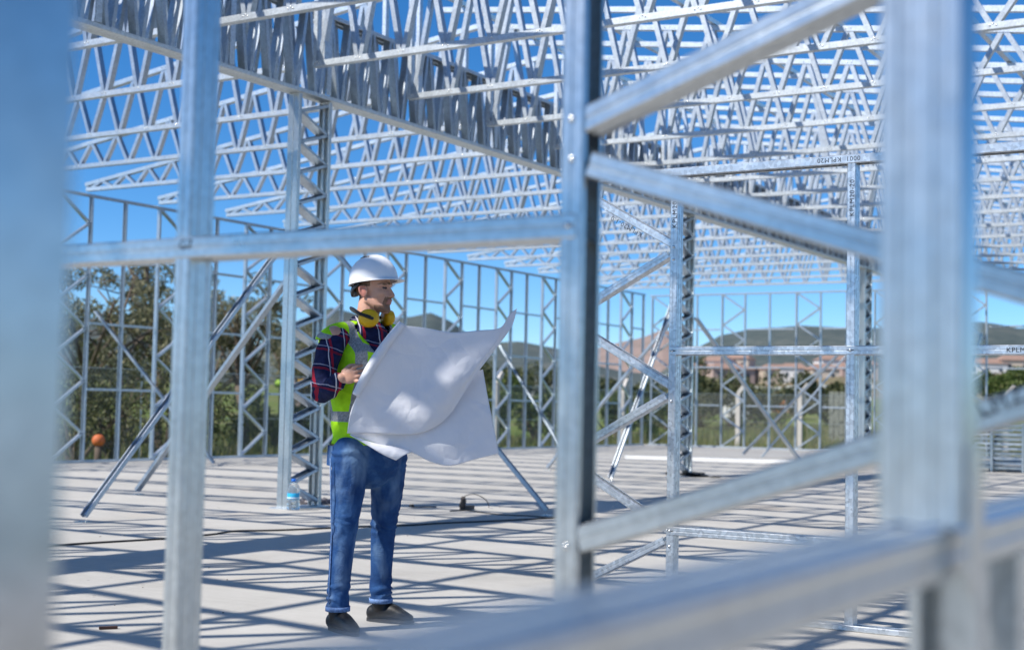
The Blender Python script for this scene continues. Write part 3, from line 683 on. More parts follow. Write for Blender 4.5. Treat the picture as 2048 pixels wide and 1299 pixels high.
# ------------------------------------------------------------------ trees and bushes
def leaves(n, centres, lw, ll, seed):
    g = np.random.default_rng(seed); C_ = np.array([c[:3] for c in centres]); R_ = np.array([c[3] for c in centres])
    pr = R_**2/np.sum(R_**2); idx = g.choice(len(C_), n, p=pr)
    d = g.normal(size=(n, 3)); d /= np.linalg.norm(d, axis=1)[:, None]
    rad = g.uniform(0.35, 1.0, n)**0.6; P = C_[idx]+d*(R_[idx]*rad)[:, None]*np.array([1, 1, 0.85])
    a = g.normal(size=(n, 3)); a /= np.linalg.norm(a, axis=1)[:, None]; a[:, 2] -= 0.2
    b = np.cross(a, g.normal(size=(n, 3))); b /= np.linalg.norm(b, axis=1)[:, None]
    s = g.uniform(0.6, 1.3, n)[:, None]; a = a*ll*s; b = b*lw*s
    V = np.stack([P-a, P-b*0.9, P+a, P+b*0.9], 1).reshape(-1, 3); F = np.arange(4*n).reshape(-1, 4)
    return V.tolist(), [tuple(f) for f in F.tolist()]
def tree(x, y, h, sp, mat, seed, label, n=9000, trunk_h=0.35, z0=-0.3, cat='tree'):
    g = random.Random(seed); t = thing('tree', label, cat, (x, y, z0), 'trees beyond the left wall')
    parts = []; cents = []
    th = h*trunk_h; parts.append(tube_vf([(0, 0, -.1), (0.08*g.uniform(-1, 1), 0.1*g.uniform(-1, 1), th*0.5), (0.15*g.uniform(-1, 1), 0.2*g.uniform(-1, 1), th)], [0.17, 0.14, 0.11], 8))
    tip = Vector(parts[0][0][-1])
    nl = 9
    for i in range(nl):
        a = 2*math.pi*i/nl+g.uniform(-.4, .4); up = g.uniform(0.15, 1.0)
        e = Vector((math.cos(a)*sp*(1.1-up*0.75)*g.uniform(.6, 1), math.sin(a)*sp*(1.1-up*0.75)*g.uniform(.6, 1), th+(h-th)*(0.12+0.82*up)))
        m_ = tip*0.5+e*0.5+Vector((g.uniform(-.25, .25), g.uniform(-.25, .25), -0.1)); parts.append(tube_vf([tip-Vector((0, 0, th*0.2*(1-up))), m_, e], [0.07, 0.045, 0.02], 6))
        for j in range(5):
            o_ = Vector((g.gauss(0, .36), g.gauss(0, .36), g.gauss(0, .3)))*sp*0.62; c = m_*0.35+e*0.65+o_
            c.z = min(max(c.z, th*0.6), h*0.97); cents.append((c.x, c.y, c.z, g.uniform(0.13, 0.30)*sp*0.62))
            parts.append(tube_vf([m_*0.4+e*0.6, c], [0.022, 0.008], 4))
    joined('trunk', parts, 'bark', t, True)
    V, F = leaves(n, cents, 0.022, 0.075, seed); obj('crown', V, F, mat, t)
    return t
def tp(px, Yw): 
    d = ray(px, 850); s = Yw/d.y; return d.x*s, d.y*s
for i, (px, Yw, h, sp, mt, lab) in enumerate((
    (165, 25.5, 5.5, 2.3, 'leaf_olive', 'olive tree at far left, half hidden by the blurred stud'),
    (315, 26.0, 6.2, 2.1, 'leaf_olive', 'tall olive tree with open crown left of the long post'),
    (252, 28.5, 3.9, 2.2, 'leaf_pine', 'dark tree between the two left olive trees'),
    (400, 29.5, 5.0, 2.3, 'leaf_pine', 'dark evergreen tree behind the long foreground post'),
    (490, 27.0, 5.2, 2.2, 'leaf_olive', 'pale olive tree just right of the long foreground post'),
    (600, 31.0, 4.2, 2.3, 'leaf_olive', 'low olive tree behind the left lattice column'),
    (685, 34.0, 4.0, 2.4, 'leaf_pine', 'dark small tree hidden behind the worker'))):
    x, y = tp(px, Yw); tree(x, y, h, sp, mt, 20+i, lab, 5500)
def bush(px, py, dist, h, sp, mt, seed, label, n=2600, zoff=0.0):
    c = at_depth(px, py, dist); t = thing('bush', label, 'bush', (c.x, c.y, c.z+zoff), 'bushes around the site'); g = random.Random(seed)
    cents = []; parts = []
    for j in range(11):
        c_ = (g.gauss(0, .42)*sp, g.gauss(0, .42)*sp, abs(g.gauss(.5, .22))*h, g.uniform(.22, .42)*min(h, sp)); cents.append(c_); parts.append(tube_vf([(0, 0, -.3), (c_[0]*.5, c_[1]*.5, c_[2]*.5), c_[:3]], [.04, .03, .01], 5))
    joined('stem', parts, 'bark', t); V, F = leaves(n, cents, 0.035*dist/40, 0.08*dist/40, seed); obj('crown', V, F, mt, t)
for i, (px, py, dist, h, sp, mt, lab) in enumerate((
    (150, 905, 27, 1.6, 1.8, 'leaf_pine', 'dark undergrowth at far left below the olive trees'), (230, 905, 28, 1.9, 1.9, 'leaf_pine', 'dark undergrowth below the second olive tree'),
    (330, 903, 29, 1.8, 1.9, 'leaf_pine', 'dark undergrowth left of the long foreground post'), (560, 880, 40, 1.2, 1.8, 'leaf_bush', 'green shrub left of the left lattice column'),
    (660, 880, 42, 1.6, 1.6, 'leaf_bush', 'green shrub just left of the worker'), (975, 868, 48, 1.6, 1.6, 'leaf_bush', 'yellow green bush right of the paper edge'), (1070, 868, 50, 1.9, 1.8, 'leaf_bush', 'yellow green bush left of the central post'),
    (1230, 865, 55, 1.5, 2.4, 'leaf_bush', 'low bush right of the central post'), (1400, 845, 75, 2.9, 3.6, 'leaf_pine', 'dark bush left of the orange door shed'), (1460, 842, 78, 3.0, 3.6, 'leaf_pine', 'dark bush in front of the small white cabin'),
    (1560, 836, 95, 1.6, 4.2, 'leaf_pine', 'low dark bush under the orange doors'), (1690, 842, 80, 2.0, 4.0, 'leaf_pine', 'dark bush behind the grey block stack'),
    (1990, 815, 60, 1.7, 2.0, 'leaf_bush', 'bright green bush at the right beyond the end wall'), (2050, 812, 60, 2.1, 2.2, 'leaf_bush', 'taller bright green bush at the right edge'),
    (1340, 850, 70, 2.4, 3.4, 'leaf_pine', 'dark bush behind the second column'), (1020, 815, 130, 4.0, 8, 'leaf_pine', 'distant dark tree clump right of the paper'), (1120, 815, 140, 4.5, 8, 'leaf_pine', 'distant dark tree clump behind the central post'), (1235, 818, 130, 3.5, 8, 'leaf_pine', 'distant dark tree clump right of the central post'))):
    bush(px, py, dist, h, sp, mt, 60+i, lab)
# dry grass blades in front of the fence
def grass(n, seed):
    g = np.random.default_rng(seed)
    half = n//2
    x = np.concatenate([g.uniform(15, 46, half), g.uniform(39.2, 75, n-half)]); y = np.concatenate([g.uniform(19.3, 40, half), g.uniform(0, 26, n-half)])
    h = g.uniform(0.12, 0.5, n)*(0.4+0.6*(g.random(n) > .5)); a = g.uniform(0, math.pi, n); w = 0.018
    dx, dy = np.cos(a)*w, np.sin(a)*w; z = np.full(n, -0.33); d = np.hypot(x, y); z += np.where(d > 45, (d-45)*0.0165, 0)
    V = np.stack([np.stack([x-dx, y-dy, z], 1), np.stack([x+dx, y+dy, z], 1), np.stack([x+g.normal(0, .08, n), y+g.normal(0, .08, n), z+h], 1)], 1).reshape(-1, 3)
    return V.tolist(), [tuple(f) for f in np.arange(3*n).reshape(-1, 3).tolist()]
V, F = grass(60000, 5)
tag(obj('tall_grass', V, F, leafmat('dry_grass', (0.06, 0.10, 0.02), (0.14, 0.17, 0.045), (0.28, 0.23, 0.12))), 'rough grass and weeds growing around the slab', 'grass', kind='stuff')

# ------------------------------------------------------------------ the worker
MB = Vector((5.60, 4.27, 0.0))
AR = Vector((_r.x, _r.y, 0)); AA = Vector((CF.x, CF.y, 0)).normalized()
def mp(r, a, z): return AR*r+AA*a+Vector((0, 0, z))           # picture right, away, up (local to the worker)
def ell_vf(c, rad, ax=None, n=20):
    c = Vector(c); ax = ax or (AR, AA, Vector((0, 0, 1))); V, F = [], []; m = n//2
    for i in range(1, m):
        th = math.pi*i/m
        for j in range(n):
            ph = 2*math.pi*j/n; V.append(c+ax[0]*rad[0]*math.sin(th)*math.cos(ph)+ax[1]*rad[1]*math.sin(th)*math.sin(ph)+ax[2]*rad[2]*math.cos(th))
    for i in range(m-2): F += [(i*n+j, (i+1)*n+j, (i+1)*n+(j+1) % n, i*n+(j+1) % n) for j in range(n)]
    V += [c+ax[2]*rad[2], c-ax[2]*rad[2]]; t = len(V)-2
    F += [(t, j, (j+1) % n) for j in range(n)]+[(t+1, (m-2)*n+(j+1) % n, (m-2)*n+j) for j in range(n)]
    return V, F
def limb_vf(P, R, n=18):
    """closed tube with round ends; R entries are r or (r_side, r_front)"""
    P = [Vector(p) for p in P]; R = [(q, q) if not isinstance(q, tuple) else q for q in R]
    d0 = (P[0]-P[1]).normalized(); d1 = (P[-1]-P[-2]).normalized()
    Q, S_ = [], []
    for k in (0.97, 0.7, 0.35): Q.append(P[0]+d0*R[0][0]*k); S_.append(tuple(x*math.sqrt(1-k*k) for x in R[0]))
    fineP, fineR = [], []
    m = len(P)
    for i in range(m-1):
        p0, p1, p2_, p3 = P[max(i-1, 0)], P[i], P[i+1], P[min(i+2, m-1)]
        for t in (0, .25, .5, .75):
            fineP.append(0.5*((2*p1)+(p2_-p0)*t+(2*p0-5*p1+4*p2_-p3)*t*t+(3*p1-p0-3*p2_+p3)*t**3)); fineR.append(tuple(R[i][c]*(1-t)+R[i+1][c]*t for c in (0, 1)))
    fineP.append(P[-1]); fineR.append(R[-1]); Q += fineP; S_ += fineR
    for k in (0.35, 0.7, 0.97): Q.append(P[-1]+d1*R[-1][0]*k); S_.append(tuple(x*math.sqrt(1-k*k) for x in R[-1]))
    V, F = [], []; prev = None; m = len(Q)
    for i, p in enumerate(Q):
        t = (Q[min(i+1, m-1)]-Q[max(i-1, 0)]).normalized(); ref = AR if prev is None else prev
        a = (ref-t*ref.dot(t)).normalized(); prev = a; b = t.cross(a)
        V += [p+a*math.cos(2*math.pi*k/n)*S_[i][0]+b*math.sin(2*math.pi*k/n)*S_[i][1] for k in range(n)]
    for i in range(m-1): F += [(i*n+k, i*n+(k+1) % n, (i+1)*n+(k+1) % n, (i+1)*n+k) for k in range(n)]
    F += [tuple(range(n-1, -1, -1)), tuple((m-1)*n+k for k in range(n))]
    return V, F
def fuse(name, parts, voxel, smooth_it, mats, parent, disp=None, cut=None, matfn=None):
    V, F = [], []
    for v, f in parts:
        o = len(V); V += list(v); F += [tuple(i+o for i in q) for q in f]
    me = bpy.data.meshes.new('tmp'); me.from_pydata([tuple(v) for v in V], [], F); me.update()
    bm = bmesh.new(); bm.from_mesh(me); bmesh.ops.recalc_face_normals(bm, faces=bm.faces); bm.to_mesh(me); bm.free()
    tmp = bpy.data.objects.new('tmp', me); COL.objects.link(tmp)
    m = tmp.modifiers.new('r', 'REMESH'); m.mode = 'VOXEL'; m.voxel_size = voxel
    if smooth_it: q = tmp.modifiers.new('s', 'SMOOTH'); q.iterations = smooth_it; q.factor = 0.5
    dg = bpy.context.evaluated_depsgraph_get(); out = bpy.data.meshes.new_from_object(tmp.evaluated_get(dg)); bpy.data.objects.remove(tmp)
    n = len(out.vertices); co_ = np.zeros(n*3); out.vertices.foreach_get('co', co_); co_ = co_.reshape(-1, 3)
    if disp is not None:
        nr = np.zeros(n*3); out.vertex_normals.foreach_get('vector', nr); nr = nr.reshape(-1, 3)
        co_ = disp(co_, nr); out.vertices.foreach_set('co', co_.ravel()); out.update()
    if cut is not None:
        bm = bmesh.new(); bm.from_mesh(out); kill = [f for f in bm.faces if cut(f.calc_center_median())]
        bmesh.ops.delete(bm, geom=kill, context='FACES'); bm.to_mesh(out); bm.free()
    out.materials.clear()
    for mt in mats: out.materials.append(M[mt] if isinstance(mt, str) else mt)
    out.polygons.foreach_set('use_smooth', [True]*len(out.polygons))
    if matfn is not None:
        idx = [matfn(p.center) for p in out.polygons]; out.polygons.foreach_set('material_index', idx)
    out.name = name
    return link(bpy.data.objects.new(name, out), parent)
def loc3(co_):   # numpy world-local -> (r, a, z)
    A_ = np.array([AR.x, AR.y]), np.array([AA.x, AA.y])
    return co_[:, :2]@A_[0], co_[:, :2]@A_[1], co_[:, 2]

def skin_mat():
    k = NT('skin'); f = k.noise(14, 4)
    base = k.ramp(f, [(0.3, (0.52, 0.27, 0.18)), (0.7, (0.64, 0.37, 0.27))]); k.color(base); k.set(0.48, 0, 0.4)
    k.b.inputs['Subsurface Weight'].default_value = 0.12; k.b.inputs['Subsurface Radius'].default_value = (0.012, 0.005, 0.003)
    return k.m
M['skin'] = skin_mat()
M['ear_skin'] = plain('lips_and_ear', (0.50, 0.20, 0.15), 0.45)
M['beard'] = plain('stubble', (0.26, 0.14, 0.085), 0.7, 0, 0.3, 120)
M['hair'] = plain('short_brown_hair', (0.16, 0.095, 0.06), 0.7, 0, 0.35, 90)
M['eye'] = plain('dark_eye', (0.05, 0.03, 0.025), 0.2)
k = NT('shell_white'); k.color((0.80, 0.81, 0.83)); k.set(0.22, 0, 0.5); M['helmet'] = k.m
M['black_pl'] = plain('black_plastic', (0.015, 0.015, 0.017), 0.4)
M['yellow'] = plain('yellow_cup', (0.83, 0.45, 0.006), 0.3, 0, 0.06)
M['boot'] = plain('black_leather', (0.008, 0.008, 0.009), 0.5, 0, 0.3, 30)
M['sole'] = plain('boot_sole', (0.02, 0.018, 0.016), 0.7)

wk = thing('person', 'worker in white hard hat, lime vest and jeans standing with a large drawing', 'person', MB)
HC = (0.012, 0.0); ha = math.radians(-20)
FH = AR*math.cos(ha)+AA*math.sin(ha); LH = AR*(-math.sin(ha))+AA*math.cos(ha); UP = Vector((0, 0, 1))
H0 = mp(HC[0], HC[1], 0)
def hp(f, l, z): return H0+FH*f+LH*l+UP*z
HA = (FH, LH, UP)
# --- joints (right side is the near one)
shR, shL = (-0.165, -0.135), (0.105, 0.155)
hand_c = Vector((-0.098, -0.335, 1.232))
body = []
body.append(ell_vf(hp(-0.012, 0, 1.728), (0.096, 0.076, 0.100), HA, 28))
body.append(ell_vf(hp(0.030, 0, 1.668), (0.062, 0.062, 0.088), HA, 24))
body.append(limb_vf([hp(-0.005, 0.050, 1.632), hp(0.045, 0.034, 1.600), hp(0.070, 0.006, 1.588)], [0.024, 0.023, 0.021]))
body.append(limb_vf([hp(-0.005, -0.050, 1.632), hp(0.045, -0.034, 1.600), hp(0.070, -0.006, 1.588)], [0.024, 0.023, 0.021]))
body.append(ell_vf(hp(0.066, 0, 1.602), (0.024, 0.026, 0.026), HA, 16))
body.append(ell_vf(hp(0.040, 0, 1.615), (0.045, 0.045, 0.035), HA, 16))
body.append(limb_vf([hp(0.078, 0, 1.702), hp(0.095, 0, 1.676), hp(0.104, 0, 1.660)], [0.009, 0.0105, 0.0125], 12))
for s in (-1, 1):
    body.append(ell_vf(hp(0.092, s*0.011, 1.654), (0.011, 0.009, 0.008), HA, 10))
    body.append(limb_vf([hp(0.088, s*0.004, 1.714), hp(0.078, s*0.034, 1.714), hp(0.055, s*0.055, 1.706)], [0.009, 0.010, 0.008], 10))
    body.append(ell_vf(hp(0.055, s*0.042, 1.668), (0.028, 0.020, 0.022), HA, 14))
    body.append(ell_vf(hp(-0.018, s*0.076, 1.675), (0.022, 0.010, 0.033), HA, 14)); body.append(limb_vf([hp(-0.012, s*0.083, 1.705), hp(-0.036, s*0.088, 1.695), hp(-0.034, s*0.086, 1.668), hp(-0.014, s*0.080, 1.646)], [0.006, 0.007, 0.006, 0.006], 8))
body.append(limb_vf([hp(0.086, -0.022, 1.631), hp(0.0945, 0, 1.634), hp(0.086, 0.022, 1.631)], [0.006, 0.0075, 0.006], 10))
body.append(limb_vf([hp(0.082, -0.018, 1.620), hp(0.0905, 0, 1.6215), hp(0.082, 0.018, 1.620)], [0.0065, 0.008, 0.0065], 10))
body.append(limb_vf([hp(-0.018, 0, 1.64), mp(-0.02, 0.0, 1.53), mp(-0.035, 0.0, 1.44)], [0.058, 0.058, 0.075]))
body.append(limb_vf([mp(-0.035, 0, 1.40), mp(-0.03, 0, 1.2), mp(-0.02, 0, 1.0), mp(0.0, 0, 0.92)], [(0.13, 0.11), (0.12, 0.10), (0.12, 0.10), (0.12, 0.10)]))
body.append(limb_vf([mp(*shR, 1.45), mp(-0.205, -0.185, 1.165), mp(*hand_c[:2], 1.232)], [0.048, 0.040, 0.027]))
lhand = Vector((0.40, -0.225, 1.22))
body.append(limb_vf([mp(*shL, 1.45), mp(0.27, 0.10, 1.18), mp(*lhand)], [0.048, 0.040, 0.027]))
for s, hx_, kx, ax_ in ((-1, (-0.065, -0.075), (-0.092, -0.135), (-0.108, -0.155)), (1, (0.075, 0.075), (0.071, 0.13), (0.073, 0.16))):
    body.append(limb_vf([mp(*hx_, 0.90), mp(*kx, 0.47), mp(*ax_, 0.09)], [0.075, 0.05, 0.036]))
# hands: palm, four curled fingers, thumb pinching the sheet
def hand(c, ex, ey, ez, s=1.0):
    """ex: knuckles ahead, ey: towards the index finger, ez: back of the hand"""
    P = lambda x, y, z: Vector(c)+ex*x*s+ey*y*s+ez*z*s
    out = [ell_vf(P(0.005, 0, 0), (0.046*s, 0.040*s, 0.017*s), (ex, ey, ez), 18), ell_vf(P(-0.035, 0.0, 0), (0.032*s, 0.027*s, 0.019*s), (ex, ey, ez), 14)]
    for i, (y, L) in enumerate(((0.0345, 0.92), (0.0115, 1.0), (-0.0115, 0.94), (-0.0335, 0.76))):
        out.append(limb_vf([P(0.035, y, 0.004), P(0.035+0.030*L, y*1.12, 0.006), P(0.035+0.046*L, y*1.14, -0.016), P(0.035+0.030*L, y*1.12, -0.036)], [0.0092, 0.0086, 0.0080, 0.0070], 10))
    out.append(limb_vf([P(-0.020, 0.030, -0.006), P(0.012, 0.050, -0.020), P(0.042, 0.047, -0.030), P(0.062, 0.040, -0.034)], [0.013, 0.0115, 0.0100, 0.0082], 10))
    return out
hR = mp(*hand_c)
exh = (AR*0.80+UP*0.22-AA*0.20).normalized(); ezh = (-AA*0.95-AR*0.15).normalized(); ezh = (ezh-exh*ezh.dot(exh)).normalized(); eyh = ezh.cross(exh).normalized()
if eyh.z < 0: eyh = -eyh
body += hand(hR+exh*0.035, exh, eyh, ezh, 0.95)
hL = mp(*lhand); exl = (-AA*0.9+AR*0.3).normalized(); ezl = AR*0.95+AA*0.3; ezl = (ezl-exl*ezl.dot(exl)).normalized(); body += hand(hL, exl, UP, ezl, 0.95)
def face_disp(co_, nr):
    c = co_.copy()
    for s in (-1, 1):
        e = np.array(hp(0.088, s*0.031, 1.695)); d = np.linalg.norm(co_-e, axis=1); w = np.exp(-(d/0.0135)**2); c -= np.outer(w*0.011, np.array(FH))
    m_ = np.array(hp(0.098, 0, 1.6275)); q = co_-m_; dz = q[:, 2]; dl = q@np.array(LH); w = np.exp(-(dz/0.0028)**2)*np.exp(-(dl/0.024)**2)*(np.abs(q@np.array(FH)) < .03); c -= np.outer(w*0.0035, np.array(FH))
    return c
def face_mat(c):
    q = c-H0; f, l, z = q.dot(FH), q.dot(LH), c.z
    if z < 1.52 or z > 1.80: return 0
    for s in (-1, 1):
        if abs(l-s*0.031) < 0.013 and abs(z-1.6945) < 0.0048 and f > 0.055: return 4
        if abs(l-s*0.031) < 0.021 and abs(z-1.7145-(0.002 if abs(l) < .03 else -.002)) < 0.0042 and f > 0.055: return 3
    if f > 0.075 and abs(l) < 0.023 and 1.614 < z < 1.638: return 1
    beard = (z < 1.648 and f > 0.062 and abs(l) < 0.036) or (z < 1.607 and f > 0.030) or (1.638 < z < 1.649 and f > 0.07 and abs(l) < 0.034)
    if beard and z > 1.572: return 2
    if f < -0.045 and z > 1.640: return 3
    if f < 0.012 and z > 1.700 and abs(l) > 0.03 and f > -0.05: return 3
    if abs(l) > 0.083 and -0.05 < f < 0.0: return 1
    return 0
bo = fuse('body', body, 0.0036, 2, ['skin', 'ear_skin', 'beard', 'hair', 'eye'], wk, face_disp, None, face_mat)

# --- jeans
def denim():
    k = NT('denim'); x, y, z = k.sep()
    f = k.noise(7, 5, 0.6); g = k.noise(260, 2, 0.5)
    col = k.ramp(f, [(0.3, (0.008, 0.032, 0.115)), (0.55, (0.020, 0.070, 0.20)), (0.75, (0.065, 0.15, 0.32))])
    mp_ = k.n('ShaderNodeMapping'); mp_.inputs['Scale'].default_value = (4.5, 4.5, 2.2); k.l(k.tc.outputs['Object'], mp_.inputs[0])
    fade = k.ramp(k.noise(1.6, 3, 0.5, mp_.outputs[0]), [(0.5, (0, 0, 0)), (0.72, (1, 1, 1))])
    col = k.mix(k.math('MULTIPLY', fade, 0.75), col, (0.20, 0.31, 0.46)); k.color(col); k.set(0.85, 0, 0.2)
    k.bump(k.math('ADD', k.math('MULTIPLY', g, 0.3), k.noise(24, 5, 0.65, None, 1.5)), 0.55, 0.014); return k.m
M['denim'] = denim()
M['denim_pale'] = plain('denim_hem', (0.13, 0.22, 0.42), 0.85, 0, 0.35, 90)
jn = [limb_vf([mp(-0.012, 0, 0.965), mp(0.0, 0, 0.90), mp(0.008, 0, 0.845)], [(0.155, 0.125), (0.172, 0.14), (0.165, 0.13)], 26)]
for hx_, k1, kx, c1, ax_ in (((-0.072, -0.085), (-0.080, -0.11), (-0.092, -0.135), (-0.103, -0.15), (-0.108, -0.155)), ((0.102, 0.075), (0.096, 0.10), (0.080, 0.13), (0.073, 0.15), (0.074, 0.16))):
    jn.append(limb_vf([mp(*hx_, 0.86), mp(*k1, 0.67), mp(*kx, 0.48), mp(*c1, 0.28), mp(*ax_, 0.135), mp(*ax_, 0.108)], [(0.098, 0.105), (0.083, 0.092), (0.064, 0.070), (0.056, 0.062), (0.055, 0.060), (0.056, 0.060)], 24))
def wrinkle(co_, nr):
    r, a, z = loc3(co_); w = np.zeros(len(co_))
    for zc, sp, amp, fr in ((0.50, 0.06, 0.0045, 85), (0.17, 0.06, 0.006, 70), (0.85, 0.06, 0.004, 60), (0.65, 0.2, 0.0015, 45)):
        w += amp*np.exp(-((z-zc)/sp)**2)*np.sin(fr*(z+0.55*r*np.sin(40*z)-0.3*a)+5*np.sin(17*r+11*a+9*z))
    return co_+nr*w[:, None]
jo = fuse('jeans', jn, 0.008, 4, ['denim'], wk, wrinkle, lambda c: c.z < 0.098)
for ax_ in ((-0.108, -0.155), (0.074, 0.16)):
    V, F = [], []; n = 24
    for z, rr in ((0.099, 0.0555), (0.099, 0.0615), (0.122, 0.061), (0.122, 0.0575)): V += [mp(ax_[0]+rr*math.cos(2*math.pi*i/n), ax_[1]+rr*1.07*math.sin(2*math.pi*i/n), z) for i in range(n)]
    F = [(j*n+i, j*n+(i+1) % n, ((j+1) % 4)*n+(i+1) % n, ((j+1) % 4)*n+i) for j in range(4) for i in range(n)]
    obj('hem', V, F, 'denim_pale', jo, True)
obj('side_seam', *tube_vf([mp(-0.098+dx, da, z) for (dx, da, z) in ((-0.066, -0.165, 0.84), (-0.055, -0.193, 0.67), (-0.046, -0.188, 0.48), (-0.048, -0.197, 0.28), (-0.050, -0.202, 0.14))], 0.0035, 5), 'denim_pale', jo, True)
V, F = prism(mp(-0.176, -0.075, 0.80), mp(-0.172, -0.075, 0.90), AA-AR*0.4, [(-0.055, -0.012), (0.055, -0.012), (0.055, 0.004), (-0.055, 0.004)]); obj('back_pocket', V, F, 'denim', jo)
# --- boots
for nm, ax_, td, k_ in (('near', (-0.108, -0.155), (AR*0.62-AA*0.78), 0), ('far', (0.074, 0.16), (AR*0.93-AA*0.36), 1)):
    td = td.normalized(); sd = UP.cross(td); B0 = mp(ax_[0], ax_[1], 0)
    pr = [limb_vf([B0+UP*0.15, B0+UP*0.085], [0.045, 0.046]), limb_vf([B0-td*0.035+UP*0.05, B0+td*0.055+UP*0.058, B0+td*0.115+UP*0.044, B0+td*0.158+UP*0.034], [(0.036, 0.040), (0.038, 0.043), (0.037, 0.031), (0.028, 0.020)]),
          ell_vf(B0-td*0.045+UP*0.045, (0.034, 0.036, 0.04), (td, sd, UP))]
    bt_ = fuse('boot', pr, 0.006, 4, ['boot'], wk, None, lambda c: c.z < 0.014)
    V, F = [], []; n = 28
    for z in (0.0, 0.018):
        for i in range(n):
            t = 2*math.pi*i/n; x = 0.055+0.135*math.cos(t); w = (0.036+0.006*math.cos(t-0.5))*math.sin(t); V.append(B0+td*x+sd*w+UP*z)
    F = [(i, (i+1) % n, n+(i+1) % n, n+i) for i in range(n)]+[tuple(range(n-1, -1, -1)), tuple(range(n, 2*n))]; obj('sole', V, F, 'sole', bt_)

# --- plaid shirt (sleeves, collar, tails)
def plaid():
    k = NT('plaid_shirt'); g = k.n('ShaderNodeVectorMath', operation='DOT_PRODUCT'); k.l(k.tc.outputs['Object'], g.inputs[0]); g.inputs[1].default_value = tuple(AR*1.0+AA*0.35+UP*0.12)
    u = k.math('ADD', g.outputs['Value'], 3.0); z = k.math('ADD', k.sep()[2], k.math('MULTIPLY', g.outputs['Value'], 0.25))
    wv = k.math('MULTIPLY', k.math('SUBTRACT', k.noise(9, 3), 0.5), 0.03); u = k.math('ADD', u, wv); z = k.math('ADD', z, wv)
    def band(c, per, pos, wd):
        fr = k.math('FRACT', k.math('DIVIDE', k.math('SUBTRACT', c, pos), per)); return k.math('LESS_THAN', k.math('ABSOLUTE', k.math('SUBTRACT', fr, 0.5)), wd/per*0.5)
    col = k.ramp(k.noise(40, 2), [(0.3, (0.008, 0.011, 0.04)), (0.7, (0.016, 0.022, 0.075))])
    for c, pos, wd, cc, am in ((u, 0.030, 0.013, (0.36, 0.012, 0.025), 0.8), (z, 0.020, 0.011, (0.30, 0.012, 0.022), 0.6), (u, 0.012, 0.0055, (0.62, 0.60, 0.66), 0.8), (z, 0.038, 0.0045, (0.50, 0.48, 0.58), 0.6)):
        col = k.mix(k.math('MULTIPLY', band(c, 0.098, pos, wd), am), col, cc)
    k.color(col); k.set(0.9, 0, 0.2); k.bump(k.noise(22, 4), 0.3, 0.01); return k.m
M['plaid'] = plaid(); M['navy'] = plain('navy_collar', (0.012, 0.016, 0.05), 0.85)
sh = [limb_vf([mp(-0.15, -0.105, 1.445), mp(-0.187, -0.16, 1.36), mp(-0.205, -0.188, 1.24), mp(-0.208, -0.195, 1.165)], [(0.064, 0.064), (0.066, 0.064), (0.060, 0.058), (0.055, 0.055)]),
      limb_vf([mp(-0.208, -0.195, 1.165), mp(-0.175, -0.245, 1.175), mp(-0.130, -0.305, 1.208)], [0.055, 0.050, 0.043]),
      limb_vf([mp(0.09, 0.13, 1.445), mp(0.19, 0.13, 1.30), mp(0.27, 0.10, 1.18), mp(0.37, -0.15, 1.21)], [0.07, 0.066, 0.058, 0.044]),
      limb_vf([mp(-0.03, 0.005, 1.43), mp(-0.035, 0, 1.30), mp(-0.03, 0, 1.1), mp(-0.015, 0, 0.95), mp(-0.01, 0, 0.90)], [(0.125, 0.115), (0.150, 0.135), (0.142, 0.125), (0.150, 0.128), (0.157, 0.134)], 26)]
def sleeve_wr(co_, nr):
    r, a, z = loc3(co_); w = 0.0045*np.exp(-((z-1.18)/0.07)**2)*np.sin(95*(z+0.5*r))+0.0025*np.sin(55*z+22*r)*np.exp(-((z-1.33)/0.08)**2); return co_+nr*w[:, None]
so2 = fuse('shirt', sh, 0.007, 4, ['plaid'], wk, sleeve_wr, lambda c: c.z < 0.895)
obj('cuff', *limb_vf([mp(-0.140, -0.293, 1.203), mp(-0.118, -0.318, 1.220)], [0.043, 0.041], 18), 'plaid', so2, True)
col_ = []
for i in range(26):
    t = 2*math.pi*i/26
col_v, col_f = [], []; n = 30
for (zz_, rr, lean) in ((1.455, 0.088, 0.0), (1.535, 0.070, 0.0), (1.548, 0.074, 0.0), (1.500, 0.098, 0.012), (1.462, 0.112, 0.02), (1.455, 0.100, 0.01)):
    for i in range(n):
        t = 2*math.pi*i/n; fr = max(0, math.cos(t))**2
        col_v.append(mp(-0.022, 0, 0)+FH*(rr*math.cos(t)*0.95+lean*math.cos(t))+LH*(rr*math.sin(t)*0.95)+UP*(zz_-0.050*fr+0.006*math.cos(t+math.pi)))
for j in range(5): col_f += [(j*n+i, j*n+(i+1) % n, (j+1)*n+(i+1) % n, (j+1)*n+i) for i in range(n)]
obj('collar', col_v, col_f, 'plaid', so2, True)
